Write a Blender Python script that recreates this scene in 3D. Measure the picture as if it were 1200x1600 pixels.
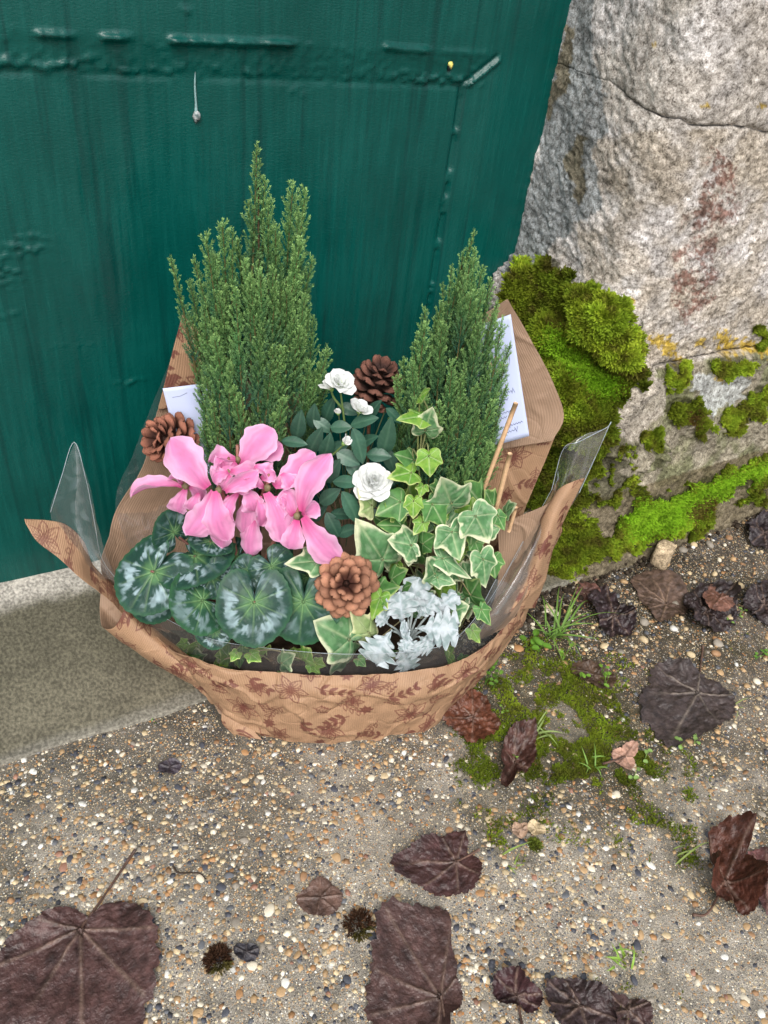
import bpy, math, random
import numpy as np
from mathutils import Matrix, Vector
from mathutils.bvhtree import BVHTree

for _o in list(bpy.data.objects):
    bpy.data.objects.remove(_o)
rng = np.random.default_rng(7)
random.seed(7)
scene = bpy.context.scene
COL = scene.collection

# ------------------------------------------------------------------ camera
FPX = 1200.0                        # focal length in photo pixels (1200 x 1600)
_X = np.array([2472, -590, 1200.0]); _X /= np.linalg.norm(_X)
_D = np.array([-212, 1550, 1200.0]); _D -= _X * (_X @ _D); _D /= np.linalg.norm(_D)
_Z = -_D
M = np.stack([_X, np.cross(_Z, _X), _Z])      # world = M @ (right, down, forward)
CAM = np.array([0, 0, 0.9])
cam_data = bpy.data.cameras.new('camera')
cam = bpy.data.objects.new('camera', cam_data)
COL.objects.link(cam)
r_, u_, b_ = M @ [1, 0, 0], M @ [0, -1, 0], M @ [0, 0, -1]
cam.matrix_world = Matrix(((r_[0], u_[0], b_[0], CAM[0]), (r_[1], u_[1], b_[1], CAM[1]),
                           (r_[2], u_[2], b_[2], CAM[2]), (0, 0, 0, 1)))
cam_data.sensor_fit = 'VERTICAL'
cam_data.sensor_height = 24.0
cam_data.lens = 24.0 * FPX / 1600.0
cam_data.clip_start = 0.02
cam_data.clip_end = 300
scene.camera = cam

# ------------------------------------------------------------------ world, sun, exposure
SUN_EL, SUN_AZ = math.radians(50), math.radians(208)     # azimuth clockwise from +Y
world = bpy.data.worlds.new('World')
scene.world = world
world.use_nodes = True
wn, wl = world.node_tree.nodes, world.node_tree.links
sky = wn.new('ShaderNodeTexSky')
sky.sky_type = 'NISHITA'
sky.sun_disc = False
sky.sun_elevation = SUN_EL
sky.sun_rotation = SUN_AZ
sky.air_density = 1.0
sky.dust_density = 4.0
sky.ozone_density = 1.0
hs = wn.new('ShaderNodeHueSaturation')
hs.inputs['Saturation'].default_value = 0.42
wl.new(sky.outputs[0], hs.inputs['Color'])
wl.new(hs.outputs[0], wn['Background'].inputs[0])
wn['Background'].inputs[1].default_value = 0.14
sun_data = bpy.data.lights.new('sun', 'SUN')
sun_data.energy = 1.3
sun_data.angle = math.radians(40)
sun_data.color = (1.0, 0.97, 0.92)
sun = bpy.data.objects.new('sun', sun_data)
COL.objects.link(sun)
_sd = Vector((math.sin(SUN_AZ) * math.cos(SUN_EL), math.cos(SUN_AZ) * math.cos(SUN_EL), math.sin(SUN_EL)))
sun.rotation_euler = (-_sd).to_track_quat('-Z', 'Y').to_euler()
vs = scene.view_settings
vs.view_transform = 'Standard'
vs.look = 'None'
vs.exposure = 0.64
vs.gamma = 1.0
scene.render.engine = 'CYCLES'
scene.render.resolution_x, scene.render.resolution_y = 768, 1024
scene.cycles.transparent_max_bounces = 16
scene.cycles.max_bounces = 8

# ------------------------------------------------------------------ geometry of the place
GO = None
def ray(px, py):
    return M @ np.array([(px - 600) / FPX, (py - 800) / FPX, 1.0])
def PZ(px, py, z=0.0):              # pixel on a horizontal plane
    r = ray(px, py); t = (z - CAM[2]) / r[2]; return CAM + r * t
def PY(px, py, y):                  # pixel on a plane parallel to the door
    r = ray(px, py); t = y / r[1]; return CAM + r * t
O = PZ(540, 1158)                   # foot of the wrapped basket
E1 = np.array([.938, -.347, 0]); E1 /= np.linalg.norm(E1)
E2 = np.array([-E1[1], E1[0], 0])
UP = np.array([0, 0, 1.0])
def P(px, py, b):                   # pixel at depth b behind the basket's front foot
    r = ray(px, py); t = (b + (O - CAM) @ E2) / (r @ E2); return CAM + r * t
def proj(V):
    v = (np.asarray(V) - CAM) @ M
    return np.stack([600 + FPX * v[..., 0] / v[..., 2], 800 + FPX * v[..., 1] / v[..., 2]], -1)
DOOR_Y = 0.998
DOOR_Z0 = 0.03

# ------------------------------------------------------------------ helpers: noise, colour, meshes
def _hash(ix, iy, iz, seed):
    h = (ix.astype(np.int64) * 374761393 + iy.astype(np.int64) * 668265263 + iz.astype(np.int64) * 2147483647 + seed * 974634777) & 0xffffffff
    h = ((h ^ (h >> 13)) * 1274126177) & 0xffffffff
    h = (h ^ (h >> 16)) & 0xffffffff
    return h / 4294967295.0
def vnoise(p, seed=0):              # value noise in 0..1
    p = np.asarray(p, float)
    i = np.floor(p); f = p - i; f = f * f * (3 - 2 * f)
    ix, iy, iz = i[..., 0], i[..., 1], i[..., 2]
    r = 0
    for a in (0, 1):
        for b in (0, 1):
            for c in (0, 1):
                w = (f[..., 0] if a else 1 - f[..., 0]) * (f[..., 1] if b else 1 - f[..., 1]) * (f[..., 2] if c else 1 - f[..., 2])
                r = r + w * _hash(ix + a, iy + b, iz + c, seed)
    return r
def fbm(p, octaves=4, seed=0, gain=.5):
    p = np.asarray(p, float); a, s, t = 1.0, 0, 0
    for k in range(octaves):
        s = s + a * vnoise(p * 2 ** k + 17.3 * k, seed + k); t += a; a *= gain
    return s / t
def sm(x, a, b):
    t = np.clip((np.asarray(x, float) - a) / (b - a), 0, 1); return t * t * (3 - 2 * t)
def S(r, g, b):
    c = np.array([r, g, b], float) / 255
    return np.where(c <= .04045, c / 12.92, ((c + .055) / 1.055) ** 2.4)
def mix(a, b, t):
    t = np.asarray(t)[..., None]; return np.asarray(a) * (1 - t) + np.asarray(b) * t
def nrm(v):
    v = np.asarray(v, float); return v / (np.linalg.norm(v) + 1e-12)
def inpoly(q, poly):
    q = np.asarray(q, float); poly = np.asarray(poly, float)
    x, y = q[..., 0], q[..., 1]; r = np.zeros(x.shape, bool)
    for (x0, y0), (x1, y1) in zip(poly, np.roll(poly, -1, 0)):
        if y0 == y1: continue
        c = (y0 > y) != (y1 > y)
        r ^= c & (x < (x1 - x0) * (y - y0) / (y1 - y0) + x0)
    return r

def mesh(name, V, F, col=None, st=None, smooth=True):
    V = np.ascontiguousarray(V, np.float32)
    Fs = F if isinstance(F, list) else [F]
    Fs = [np.asarray(f, np.int32) for f in Fs if len(f)]
    me = bpy.data.meshes.new(name)
    me.vertices.add(len(V)); me.vertices.foreach_set('co', V.ravel())
    loops = np.concatenate([f.ravel() for f in Fs])
    sizes = np.concatenate([np.full(len(f), f.shape[1], np.int32) for f in Fs])
    starts = np.concatenate([[0], np.cumsum(sizes)[:-1]]).astype(np.int32)
    me.loops.add(len(loops)); me.loops.foreach_set('vertex_index', loops)
    me.polygons.add(len(sizes)); me.polygons.foreach_set('loop_start', starts)
    me.polygons.foreach_set('use_smooth', np.full(len(sizes), smooth))
    me.update(calc_edges=True)
    if col is not None:
        col = np.broadcast_to(np.asarray(col, np.float32), (len(V), 3))
        a = me.attributes.new('Col', 'FLOAT_COLOR', 'POINT')
        a.data.foreach_set('color', np.concatenate([np.clip(col, 0, 1), np.ones((len(V), 1))], 1).astype(np.float32).ravel())
    if st is not None:
        a = me.attributes.new('st', 'FLOAT_VECTOR', 'POINT')
        a.data.foreach_set('vector', np.concatenate([st, np.zeros((len(V), 1))], 1).astype(np.float32).ravel())
    return me
def thing(name, label, cat, loc=(0, 0, 0), group=None, kind=None):
    o = bpy.data.objects.new(name, None); COL.objects.link(o)
    o.empty_display_size = .02
    o.location = loc; o['label'] = label
    if cat: o['category'] = cat
    if group: o['group'] = group
    if kind: o['kind'] = kind
    return o
def part(par, name, V, F, mat, col=None, st=None, smooth=True, base=None):
    """one mesh object; V in world space; par may be an Empty, a part, or None"""
    V = np.asarray(V, float)
    if par is not None:
        org = world_of(par)
    elif base is not None:
        org = np.asarray(base, float)
    else:
        org = np.array([*(V[:, :2].mean(0)), V[:, 2].min()])
    me = mesh(name, V - org, F, col, st, smooth)
    me.materials.append(mat)
    o = bpy.data.objects.new(name, me); COL.objects.link(o)
    if par is not None: o.parent = par
    else: o.location = org
    return o
def world_of(o):
    p = np.array(o.location)
    while o.parent is not None:
        o = o.parent; p = p + np.array(o.location)
    return p
def tag(o, label, cat=None, group=None, kind=None):
    o['label'] = label
    if cat: o['category'] = cat
    if group: o['group'] = group
    if kind: o['kind'] = kind
    return o
def inst(par, name, me, mat4):
    o = bpy.data.objects.new(name, me); COL.objects.link(o)
    o.parent = par
    m = mat4.copy(); m.translation = m.translation - Vector(world_of(par))
    o.matrix_basis = m
    return o
def gridf(nu, nv, closed=False):    # vertex index = u*nv + v
    nvv = nv if closed else nv - 1
    u, v = np.meshgrid(np.arange(nu - 1), np.arange(nvv), indexing='ij')
    u, v = u.ravel(), v.ravel(); w = (v + 1) % nv
    return np.stack([u * nv + v, (u + 1) * nv + v, (u + 1) * nv + w, u * nv + w], 1)
def crom(pts, n):                   # Catmull-Rom through pts, n samples
    p = np.asarray(pts, float); k = len(p)
    if k == 2: return p[0] + (p[1] - p[0]) * np.linspace(0, 1, n).reshape((-1,) + (1,) * (p.ndim - 1))
    e = np.concatenate([[2 * p[0] - p[1]], p, [2 * p[-1] - p[-2]]])
    t = np.linspace(0, k - 1 - 1e-9, n); i = t.astype(int)
    f = (t - i).reshape((-1,) + (1,) * (p.ndim - 1))
    a, b, c, d = e[i], e[i + 1], e[i + 2], e[i + 3]
    return .5 * (2 * b + (c - a) * f + (2 * a - 5 * b + 4 * c - d) * f ** 2 + (3 * b - a - 3 * c + d) * f ** 3)
def tube(pts, rad, ns=6, n=None, cap=True):
    p = np.asarray(pts, float)
    if n: p = crom(p, n)
    k = len(p); rad = np.broadcast_to(np.asarray(rad, float), (k,)) if np.ndim(rad) == 0 else np.interp(np.linspace(0, 1, k), np.linspace(0, 1, len(rad)), rad)
    t = np.gradient(p, axis=0); t /= np.linalg.norm(t, axis=1)[:, None] + 1e-12
    ref = np.array([.31, .17, .93]); a = np.cross(t, ref); a /= np.linalg.norm(a, axis=1)[:, None] + 1e-9
    b = np.cross(t, a); th = np.arange(ns) * 2 * math.pi / ns
    V = p[:, None] + rad[:, None, None] * (a[:, None] * np.cos(th)[None, :, None] + b[:, None] * np.sin(th)[None, :, None])
    V = V.reshape(-1, 3); F = [gridf(k, ns, True)]
    if cap:
        F.append(np.array([np.arange(ns)[::-1]])); F.append(np.array([np.arange(ns) + (k - 1) * ns]))
    return V, F
class Bag:                          # collects geometry into one mesh
    def __init__(s): s.V, s.F, s.C, s.n = [], [], [], 0
    def add(s, V, F, col=None):
        Fs = F if isinstance(F, list) else [F]
        for f in Fs: s.F.append(np.asarray(f) + s.n)
        s.V.append(np.asarray(V)); s.n += len(V)
        if col is not None: s.C.append(np.broadcast_to(np.asarray(col, float), (len(V), 3)))
    def get(s):
        g = {}
        for f in s.F: g.setdefault(f.shape[1], []).append(f)
        return np.concatenate(s.V), [np.concatenate(x) for x in g.values()], (np.concatenate(s.C) if s.C else None)
def frame(base, tip, roll=0, facing=.6):
    base, tip = np.asarray(base, float), np.asarray(tip, float)
    x = tip - base; L = np.linalg.norm(x); x = x / L
    n = nrm(nrm(CAM - base) * facing + UP * (1 - facing))
    n = nrm(n - (n @ x) * x); y = np.cross(n, x)
    c, s = math.cos(roll), math.sin(roll)
    return L, x, y * c + n * s, n * c - y * s
def strip(base, tip, prof, width, cup=0., bend=0., wave=0., wf=2., twist=0., roll=0, facing=.6, nu=14, nv=9, fold=0., seed=0, curve=0., edge=0.):
    """a blade from base to tip; prof(u) half-width 0..1; returns V, F, u, v"""
    L, x, y, n = frame(base, tip, roll, facing)
    u = np.linspace(0, 1, nu)[:, None]; v = np.linspace(-1, 1, nv)[None]
    w = prof(u) * width * .5
    yy = v * w * (1 + edge * np.sin(u * 23 + seed * 1.7 + v)) + curve * L * 4 * u * (1 - u); h = cup * L * (v ** 2) * (w / (width * .5 + 1e-9)) + fold * np.abs(v) * w
    h = h + bend * L * 4 * u * (1 - u) + wave * L * np.sin(u * wf * 6.28 + seed + v * .8) * np.abs(v) * u
    tw = twist * u
    yy, h = yy * np.cos(tw) - h * np.sin(tw), yy * np.sin(tw) + h * np.cos(tw)
    V = np.asarray(base) + (u * L + 0 * v)[..., None] * x + yy[..., None] * y + h[..., None] * n
    return V.reshape(-1, 3), gridf(nu, nv), (u + 0 * v).ravel(), (v + 0 * u).ravel()
def polar(Rf, nr, nt):
    th = np.linspace(-math.pi, math.pi, nt, endpoint=False); R = Rf(th)
    r = np.linspace(0, 1, nr + 1)[1:]
    rr, tt = np.meshgrid(r, th, indexing='ij')
    x = rr * R[None] * np.cos(tt); y = rr * R[None] * np.sin(tt)
    X = np.concatenate([[0], x.ravel()]); Y = np.concatenate([[0], y.ravel()])
    rr = np.concatenate([[0], rr.ravel()]); tt = np.concatenate([[0], tt.ravel()])
    k = np.arange(nt)
    F = [np.stack([np.zeros(nt, int), 1 + k, 1 + (k + 1) % nt], 1), gridf(nr, nt, True)[:, ::-1] + 1]
    return X, Y, rr, tt, F

# ------------------------------------------------------------------ materials
def nodemat(name):
    m = bpy.data.materials.new(name); m.use_nodes = True
    nt = m.node_tree; return m, nt.nodes, nt.links, nt.nodes['Principled BSDF']
def mathn(n, l, op, a, b):
    k = n.new('ShaderNodeMath'); k.operation = op
    for i, v in enumerate((a, b)):
        if hasattr(v, 'is_linked'): l.new(v, k.inputs[i])
        elif v is not None: k.inputs[i].default_value = v
    return k.outputs[0]
def vmat(name, rough=.5, spec=.4, var=.25, vscale=60., bump=.0, bscale=200., transl=0., coat=0., hue=0.):
    """colour from the mesh's own Col attribute, modulated by fine noise"""
    m, n, l, p = nodemat(name)
    a = n.new('ShaderNodeAttribute'); a.attribute_name = 'Col'
    tc = n.new('ShaderNodeTexCoord')
    nz = n.new('ShaderNodeTexNoise'); nz.inputs['Scale'].default_value = vscale; nz.inputs['Detail'].default_value = 4
    l.new(tc.outputs['Object'], nz.inputs['Vector'])
    mr = n.new('ShaderNodeMapRange'); mr.inputs[1].default_value = .3; mr.inputs[2].default_value = .7
    mr.inputs[3].default_value = 1 - var; mr.inputs[4].default_value = 1 + var
    l.new(nz.outputs[0], mr.inputs[0])
    mx = n.new('ShaderNodeVectorMath'); mx.operation = 'SCALE'
    l.new(a.outputs['Color'], mx.inputs[0]); l.new(mr.outputs[0], mx.inputs['Scale'])
    out = mx.outputs[0]
    if hue:
        oi = n.new('ShaderNodeObjectInfo'); h = n.new('ShaderNodeHueSaturation')
        v = n.new('ShaderNodeMapRange'); v.inputs[3].default_value = 1 - hue; v.inputs[4].default_value = 1 + hue
        l.new(oi.outputs['Random'], v.inputs[0]); l.new(v.outputs[0], h.inputs['Value']); l.new(out, h.inputs['Color']); out = h.outputs[0]
    l.new(out, p.inputs['Base Color'])
    p.inputs['Roughness'].default_value = rough
    p.inputs['Specular IOR Level'].default_value = spec
    if coat: p.inputs['Coat Weight'].default_value = coat; p.inputs['Coat Roughness'].default_value = .2
    if bump:
        nb = n.new('ShaderNodeTexNoise'); nb.inputs['Scale'].default_value = bscale; nb.inputs['Detail'].default_value = 3
        l.new(tc.outputs['Object'], nb.inputs['Vector'])
        bm = n.new('ShaderNodeBump'); bm.inputs['Strength'].default_value = bump; bm.inputs['Distance'].default_value = .002
        l.new(nb.outputs[0], bm.inputs['Height']); l.new(bm.outputs[0], p.inputs['Normal'])
    if transl:
        t = n.new('ShaderNodeBsdfTranslucent'); l.new(out, t.inputs['Color'])
        ms = n.new('ShaderNodeMixShader'); ms.inputs[0].default_value = transl
        l.new(p.outputs[0], ms.inputs[1]); l.new(t.outputs[0], ms.inputs[2])
        l.new(ms.outputs[0], n['Material Output'].inputs['Surface'])
    return m

def door_mat():
    m, n, l, p = nodemat('green_gloss_paint')
    tc = n.new('ShaderNodeTexCoord')
    mp = n.new('ShaderNodeMapping'); mp.inputs['Scale'].default_value = (1, 1, .07); l.new(tc.outputs['Object'], mp.inputs[0])
    drip = n.new('ShaderNodeTexNoise'); drip.inputs['Scale'].default_value = 150; drip.inputs['Detail'].default_value = 4; drip.inputs['Roughness'].default_value = .6
    l.new(mp.outputs[0], drip.inputs['Vector'])
    cl = n.new('ShaderNodeTexNoise'); cl.inputs['Scale'].default_value = 6; cl.inputs['Detail'].default_value = 5; l.new(tc.outputs['Object'], cl.inputs['Vector'])
    fine = n.new('ShaderNodeTexNoise'); fine.inputs['Scale'].default_value = 500; fine.inputs['Detail'].default_value = 3
    mp2 = n.new('ShaderNodeMapping'); mp2.inputs['Scale'].default_value = (.4, 1, 1); l.new(tc.outputs['Object'], mp2.inputs[0]); l.new(mp2.outputs[0], fine.inputs['Vector'])
    cr = n.new('ShaderNodeValToRGB')
    cr.color_ramp.elements[0].position = .38; cr.color_ramp.elements[0].color = (.0006, .050, .042, 1)
    cr.color_ramp.elements[1].position = .64; cr.color_ramp.elements[1].color = (.0012, .074, .062, 1)
    s = mathn(n, l, 'ADD', mathn(n, l, 'MULTIPLY', drip.outputs[0], .45), mathn(n, l, 'MULTIPLY', cl.outputs[0], .55))
    l.new(s, cr.inputs[0])
    mp3 = n.new('ShaderNodeMapping'); mp3.inputs['Scale'].default_value = (1, 1, .045); l.new(tc.outputs['Object'], mp3.inputs[0])
    stk = n.new('ShaderNodeTexNoise'); stk.inputs['Scale'].default_value = 62; stk.inputs['Detail'].default_value = 3; stk.inputs['Distortion'].default_value = .3; l.new(mp3.outputs[0], stk.inputs['Vector'])
    sr = n.new('ShaderNodeMapRange'); sr.inputs[1].default_value = .56; sr.inputs[2].default_value = .68; sr.inputs[3].default_value = 0; sr.inputs[4].default_value = .5; l.new(stk.outputs[0], sr.inputs[0])
    dk = n.new('ShaderNodeMix'); dk.data_type = 'RGBA'; l.new(sr.outputs[0], dk.inputs[0]); l.new(cr.outputs[0], dk.inputs[6]); dk.inputs[7].default_value = (.0006, .026, .024, 1)
    l.new(dk.outputs[2], p.inputs['Base Color'])
    rr = n.new('ShaderNodeMapRange'); rr.inputs[1].default_value = .35; rr.inputs[2].default_value = .65; rr.inputs[3].default_value = .16; rr.inputs[4].default_value = .34
    l.new(s, rr.inputs[0]); l.new(rr.outputs[0], p.inputs['Roughness'])
    p.inputs['Specular IOR Level'].default_value = .33
    hsum = mathn(n, l, 'ADD', mathn(n, l, 'MULTIPLY', drip.outputs[0], .2), mathn(n, l, 'MULTIPLY', fine.outputs[0], .34))
    hsum = mathn(n, l, 'ADD', hsum, mathn(n, l, 'MULTIPLY', cl.outputs[0], .6))
    bm = n.new('ShaderNodeBump'); bm.inputs['Strength'].default_value = .55; bm.inputs['Distance'].default_value = .0022
    l.new(hsum, bm.inputs['Height']); l.new(bm.outputs[0], p.inputs['Normal'])
    return m
def stone_mat():
    m, n, l, p = nodemat('weathered_limestone')
    a = n.new('ShaderNodeAttribute'); a.attribute_name = 'Col'
    tc = n.new('ShaderNodeTexCoord')
    def noise(sc, det=4, rough=.6):
        k = n.new('ShaderNodeTexNoise'); k.inputs['Scale'].default_value = sc; k.inputs['Detail'].default_value = det; k.inputs['Roughness'].default_value = rough
        l.new(tc.outputs['Object'], k.inputs['Vector']); return k.outputs[0]
    n1, n2, n3 = noise(120, 5, .7), noise(420, 4, .7), noise(22, 5)
    sp = n.new('ShaderNodeValToRGB'); e = sp.color_ramp.elements
    e[0].position = .40; e[0].color = (.26, .245, .23, 1); e[1].position = .60; e[1].color = (1.5, 1.5, 1.54, 1)
    x = e.new(.465); x.color = (.70, .68, .66, 1); x = e.new(.53); x.color = (1.0, .99, .98, 1)
    mx = mathn(n, l, 'ADD', mathn(n, l, 'MULTIPLY', n1, .55), mathn(n, l, 'MULTIPLY', n2, .45)); l.new(mx, sp.inputs[0])
    mul = n.new('ShaderNodeMix'); mul.data_type = 'RGBA'; mul.blend_type = 'MULTIPLY'; mul.inputs[0].default_value = 1
    l.new(a.outputs['Color'], mul.inputs[6]); l.new(sp.outputs[0], mul.inputs[7])
    mr = n.new('ShaderNodeMapRange'); mr.inputs[1].default_value = .35; mr.inputs[2].default_value = .65; mr.inputs[3].default_value = .72; mr.inputs[4].default_value = 1.2
    l.new(n3, mr.inputs[0])
    sc = n.new('ShaderNodeVectorMath'); sc.operation = 'SCALE'; l.new(mul.outputs[2], sc.inputs[0]); l.new(mr.outputs[0], sc.inputs['Scale'])
    l.new(sc.outputs[0], p.inputs['Base Color']); p.inputs['Roughness'].default_value = .9; p.inputs['Specular IOR Level'].default_value = .2
    bm = n.new('ShaderNodeBump'); bm.inputs['Strength'].default_value = .9; bm.inputs['Distance'].default_value = .004
    l.new(mx, bm.inputs['Height']); l.new(bm.outputs[0], p.inputs['Normal'])
    return m
def ground_mat():
    m, n, l, p = nodemat('exposed_aggregate')
    a = n.new('ShaderNodeAttribute'); a.attribute_name = 'Col'
    tc = n.new('ShaderNodeTexCoord')
    def vor(sc):
        k = n.new('ShaderNodeTexVoronoi'); k.inputs['Scale'].default_value = sc; l.new(tc.outputs['Object'], k.inputs['Vector']); return k
    def layer(base, sc, rad, keep, stops):
        v = vor(sc)
        sep = n.new('ShaderNodeSeparateColor'); l.new(v.outputs['Color'], sep.inputs[0])
        size = n.new('ShaderNodeMapRange'); size.inputs[3].default_value = rad * .45; size.inputs[4].default_value = rad
        l.new(sep.outputs[1], size.inputs[0])
        inside = mathn(n, l, 'LESS_THAN', v.outputs['Distance'], size.outputs[0])
        ok = mathn(n, l, 'LESS_THAN', sep.outputs[2], keep)
        msk = mathn(n, l, 'MULTIPLY', inside, ok)
        cr = n.new('ShaderNodeValToRGB'); cr.color_ramp.interpolation = 'CONSTANT'
        e = cr.color_ramp.elements
        while len(e) > 1: e.remove(e[-1])
        for i, (pos, c) in enumerate(stops):
            k = e[0] if i == 0 else e.new(pos)
            k.position = pos; k.color = (*c, 1)
        l.new(sep.outputs[0], cr.inputs[0])
        mx = n.new('ShaderNodeMix'); mx.data_type = 'RGBA'; l.new(msk, mx.inputs[0]); l.new(base, mx.inputs[6]); l.new(cr.outputs[0], mx.inputs[7])
        return mx.outputs[2], msk
    nz = n.new('ShaderNodeTexNoise'); nz.inputs['Scale'].default_value = 700; nz.inputs['Detail'].default_value = 4; l.new(tc.outputs['Object'], nz.inputs['Vector'])
    nb = n.new('ShaderNodeTexNoise'); nb.inputs['Scale'].default_value = 45; nb.inputs['Detail'].default_value = 6; l.new(tc.outputs['Object'], nb.inputs['Vector'])
    mr = n.new('ShaderNodeMapRange'); mr.inputs[1].default_value = .35; mr.inputs[2].default_value = .65; mr.inputs[3].default_value = .5; mr.inputs[4].default_value = 1.45; l.new(nz.outputs[0], mr.inputs[0])
    mr2 = n.new('ShaderNodeMapRange'); mr2.inputs[1].default_value = .35; mr2.inputs[2].default_value = .65; mr2.inputs[3].default_value = .7; mr2.inputs[4].default_value = 1.25; l.new(nb.outputs[0], mr2.inputs[0])
    sc = n.new('ShaderNodeVectorMath'); sc.operation = 'SCALE'; l.new(a.outputs['Color'], sc.inputs[0]); l.new(mathn(n, l, 'MULTIPLY', mr.outputs[0], mr2.outputs[0]), sc.inputs['Scale'])
    tan, cream, white, slate, orange, grey = S(168, 140, 104), S(206, 192, 160), S(225, 222, 212), S(62, 64, 72), S(176, 120, 66), S(140, 134, 126)
    c, m1 = layer(sc.outputs[0], 520, .50, .55, [(0, cream), (.22, white), (.30, tan), (.5, grey), (.76, slate), (.9, tan)])
    c, m2 = layer(c, 260, .46, .38, [(0, tan), (.26, cream), (.42, slate), (.58, grey), (.80, white), (.86, orange)])
    gate = n.new('ShaderNodeAttribute'); gate.attribute_name = 'st'
    gs = n.new('ShaderNodeSeparateXYZ'); l.new(gate.outputs['Vector'], gs.inputs[0])
    fin = n.new('ShaderNodeMix'); fin.data_type = 'RGBA'; l.new(gs.outputs[0], fin.inputs[0]); l.new(sc.outputs[0], fin.inputs[6]); l.new(c, fin.inputs[7])
    l.new(fin.outputs[2], p.inputs['Base Color'])
    p.inputs['Roughness'].default_value = .72; p.inputs['Specular IOR Level'].default_value = .35
    hh = mathn(n, l, 'ADD', mathn(n, l, 'MULTIPLY', nz.outputs[0], .6), mathn(n, l, 'MULTIPLY', m2, .3))
    hh = mathn(n, l, 'ADD', hh, nb.outputs[0])
    bm = n.new('ShaderNodeBump'); bm.inputs['Strength'].default_value = .9; bm.inputs['Distance'].default_value = .003
    l.new(hh, bm.inputs['Height']); l.new(bm.outputs[0], p.inputs['Normal'])
    return m
def step_mat():
    m, n, l, p = nodemat('worn_stone_step')
    a = n.new('ShaderNodeAttribute'); a.attribute_name = 'Col'
    tc = n.new('ShaderNodeTexCoord')
    mp = n.new('ShaderNodeMapping'); mp.inputs['Scale'].default_value = (1, .75, 1); l.new(tc.outputs['Object'], mp.inputs[0])
    n1 = n.new('ShaderNodeTexNoise'); n1.inputs['Scale'].default_value = 260; n1.inputs['Detail'].default_value = 4; l.new(mp.outputs[0], n1.inputs['Vector'])
    w = n.new('ShaderNodeTexWave'); w.bands_direction = 'X'; w.inputs['Scale'].default_value = 38; w.inputs['Distortion'].default_value = 8; w.inputs['Detail'].default_value = 3; w.inputs['Detail Scale'].default_value = 3
    l.new(tc.outputs['Object'], w.inputs['Vector'])
    n2 = n.new('ShaderNodeTexNoise'); n2.inputs['Scale'].default_value = 14; n2.inputs['Detail'].default_value = 5; l.new(tc.outputs['Object'], n2.inputs['Vector'])
    s = mathn(n, l, 'ADD', mathn(n, l, 'MULTIPLY', n1.outputs[0], .93), mathn(n, l, 'MULTIPLY', w.outputs['Fac'], .07))
    mr = n.new('ShaderNodeMapRange'); mr.inputs[1].default_value = .36; mr.inputs[2].default_value = .68; mr.inputs[3].default_value = .58; mr.inputs[4].default_value = 1.35; l.new(s, mr.inputs[0])
    mr2 = n.new('ShaderNodeMapRange'); mr2.inputs[1].default_value = .35; mr2.inputs[2].default_value = .65; mr2.inputs[3].default_value = .85; mr2.inputs[4].default_value = 1.15; l.new(n2.outputs[0], mr2.inputs[0])
    sc = n.new('ShaderNodeVectorMath'); sc.operation = 'SCALE'; l.new(a.outputs['Color'], sc.inputs[0]); l.new(mathn(n, l, 'MULTIPLY', mr.outputs[0], mr2.outputs[0]), sc.inputs['Scale'])
    l.new(sc.outputs[0], p.inputs['Base Color']); p.inputs['Roughness'].default_value = .75; p.inputs['Specular IOR Level'].default_value = .3
    bm = n.new('ShaderNodeBump'); bm.inputs['Strength'].default_value = .7; bm.inputs['Distance'].default_value = .0025
    l.new(s, bm.inputs['Height']); l.new(bm.outputs[0], p.inputs['Normal'])
    return m
def paper_mat():
    m, n, l, p = nodemat('kraft_paper')
    a = n.new('ShaderNodeAttribute'); a.attribute_name = 'Col'
    st = n.new('ShaderNodeAttribute'); st.attribute_name = 'st'
    w = n.new('ShaderNodeTexWave'); w.bands_direction = 'X'; w.inputs['Scale'].default_value = 105; w.inputs['Distortion'].default_value = .4
    l.new(st.outputs['Vector'], w.inputs['Vector'])
    tc = n.new('ShaderNodeTexCoord')
    nz = n.new('ShaderNodeTexNoise'); nz.inputs['Scale'].default_value = 35; nz.inputs['Detail'].default_value = 5; l.new(tc.outputs['Object'], nz.inputs['Vector'])
    mr = n.new('ShaderNodeMapRange'); mr.inputs[3].default_value = .93; mr.inputs[4].default_value = 1.05; l.new(w.outputs['Fac'], mr.inputs[0])
    mr2 = n.new('ShaderNodeMapRange'); mr2.inputs[1].default_value = .3; mr2.inputs[2].default_value = .7; mr2.inputs[3].default_value = .9; mr2.inputs[4].default_value = 1.08; l.new(nz.outputs[0], mr2.inputs[0])
    sc = n.new('ShaderNodeVectorMath'); sc.operation = 'SCALE'; l.new(a.outputs['Color'], sc.inputs[0]); l.new(mathn(n, l, 'MULTIPLY', mr.outputs[0], mr2.outputs[0]), sc.inputs['Scale'])
    l.new(sc.outputs[0], p.inputs['Base Color']); p.inputs['Roughness'].default_value = .55; p.inputs['Specular IOR Level'].default_value = .35
    bm = n.new('ShaderNodeBump'); bm.inputs['Strength'].default_value = .5; bm.inputs['Distance'].default_value = .0006
    l.new(mathn(n, l, 'ADD', w.outputs['Fac'], mathn(n, l, 'MULTIPLY', nz.outputs[0], 3.)), bm.inputs['Height']); l.new(bm.outputs[0], p.inputs['Normal'])
    t = n.new('ShaderNodeBsdfTranslucent'); l.new(sc.outputs[0], t.inputs['Color'])
    ms = n.new('ShaderNodeMixShader'); ms.inputs[0].default_value = .12; l.new(p.outputs[0], ms.inputs[1]); l.new(t.outputs[0], ms.inputs[2])
    l.new(ms.outputs[0], n['Material Output'].inputs['Surface'])
    return m
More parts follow.
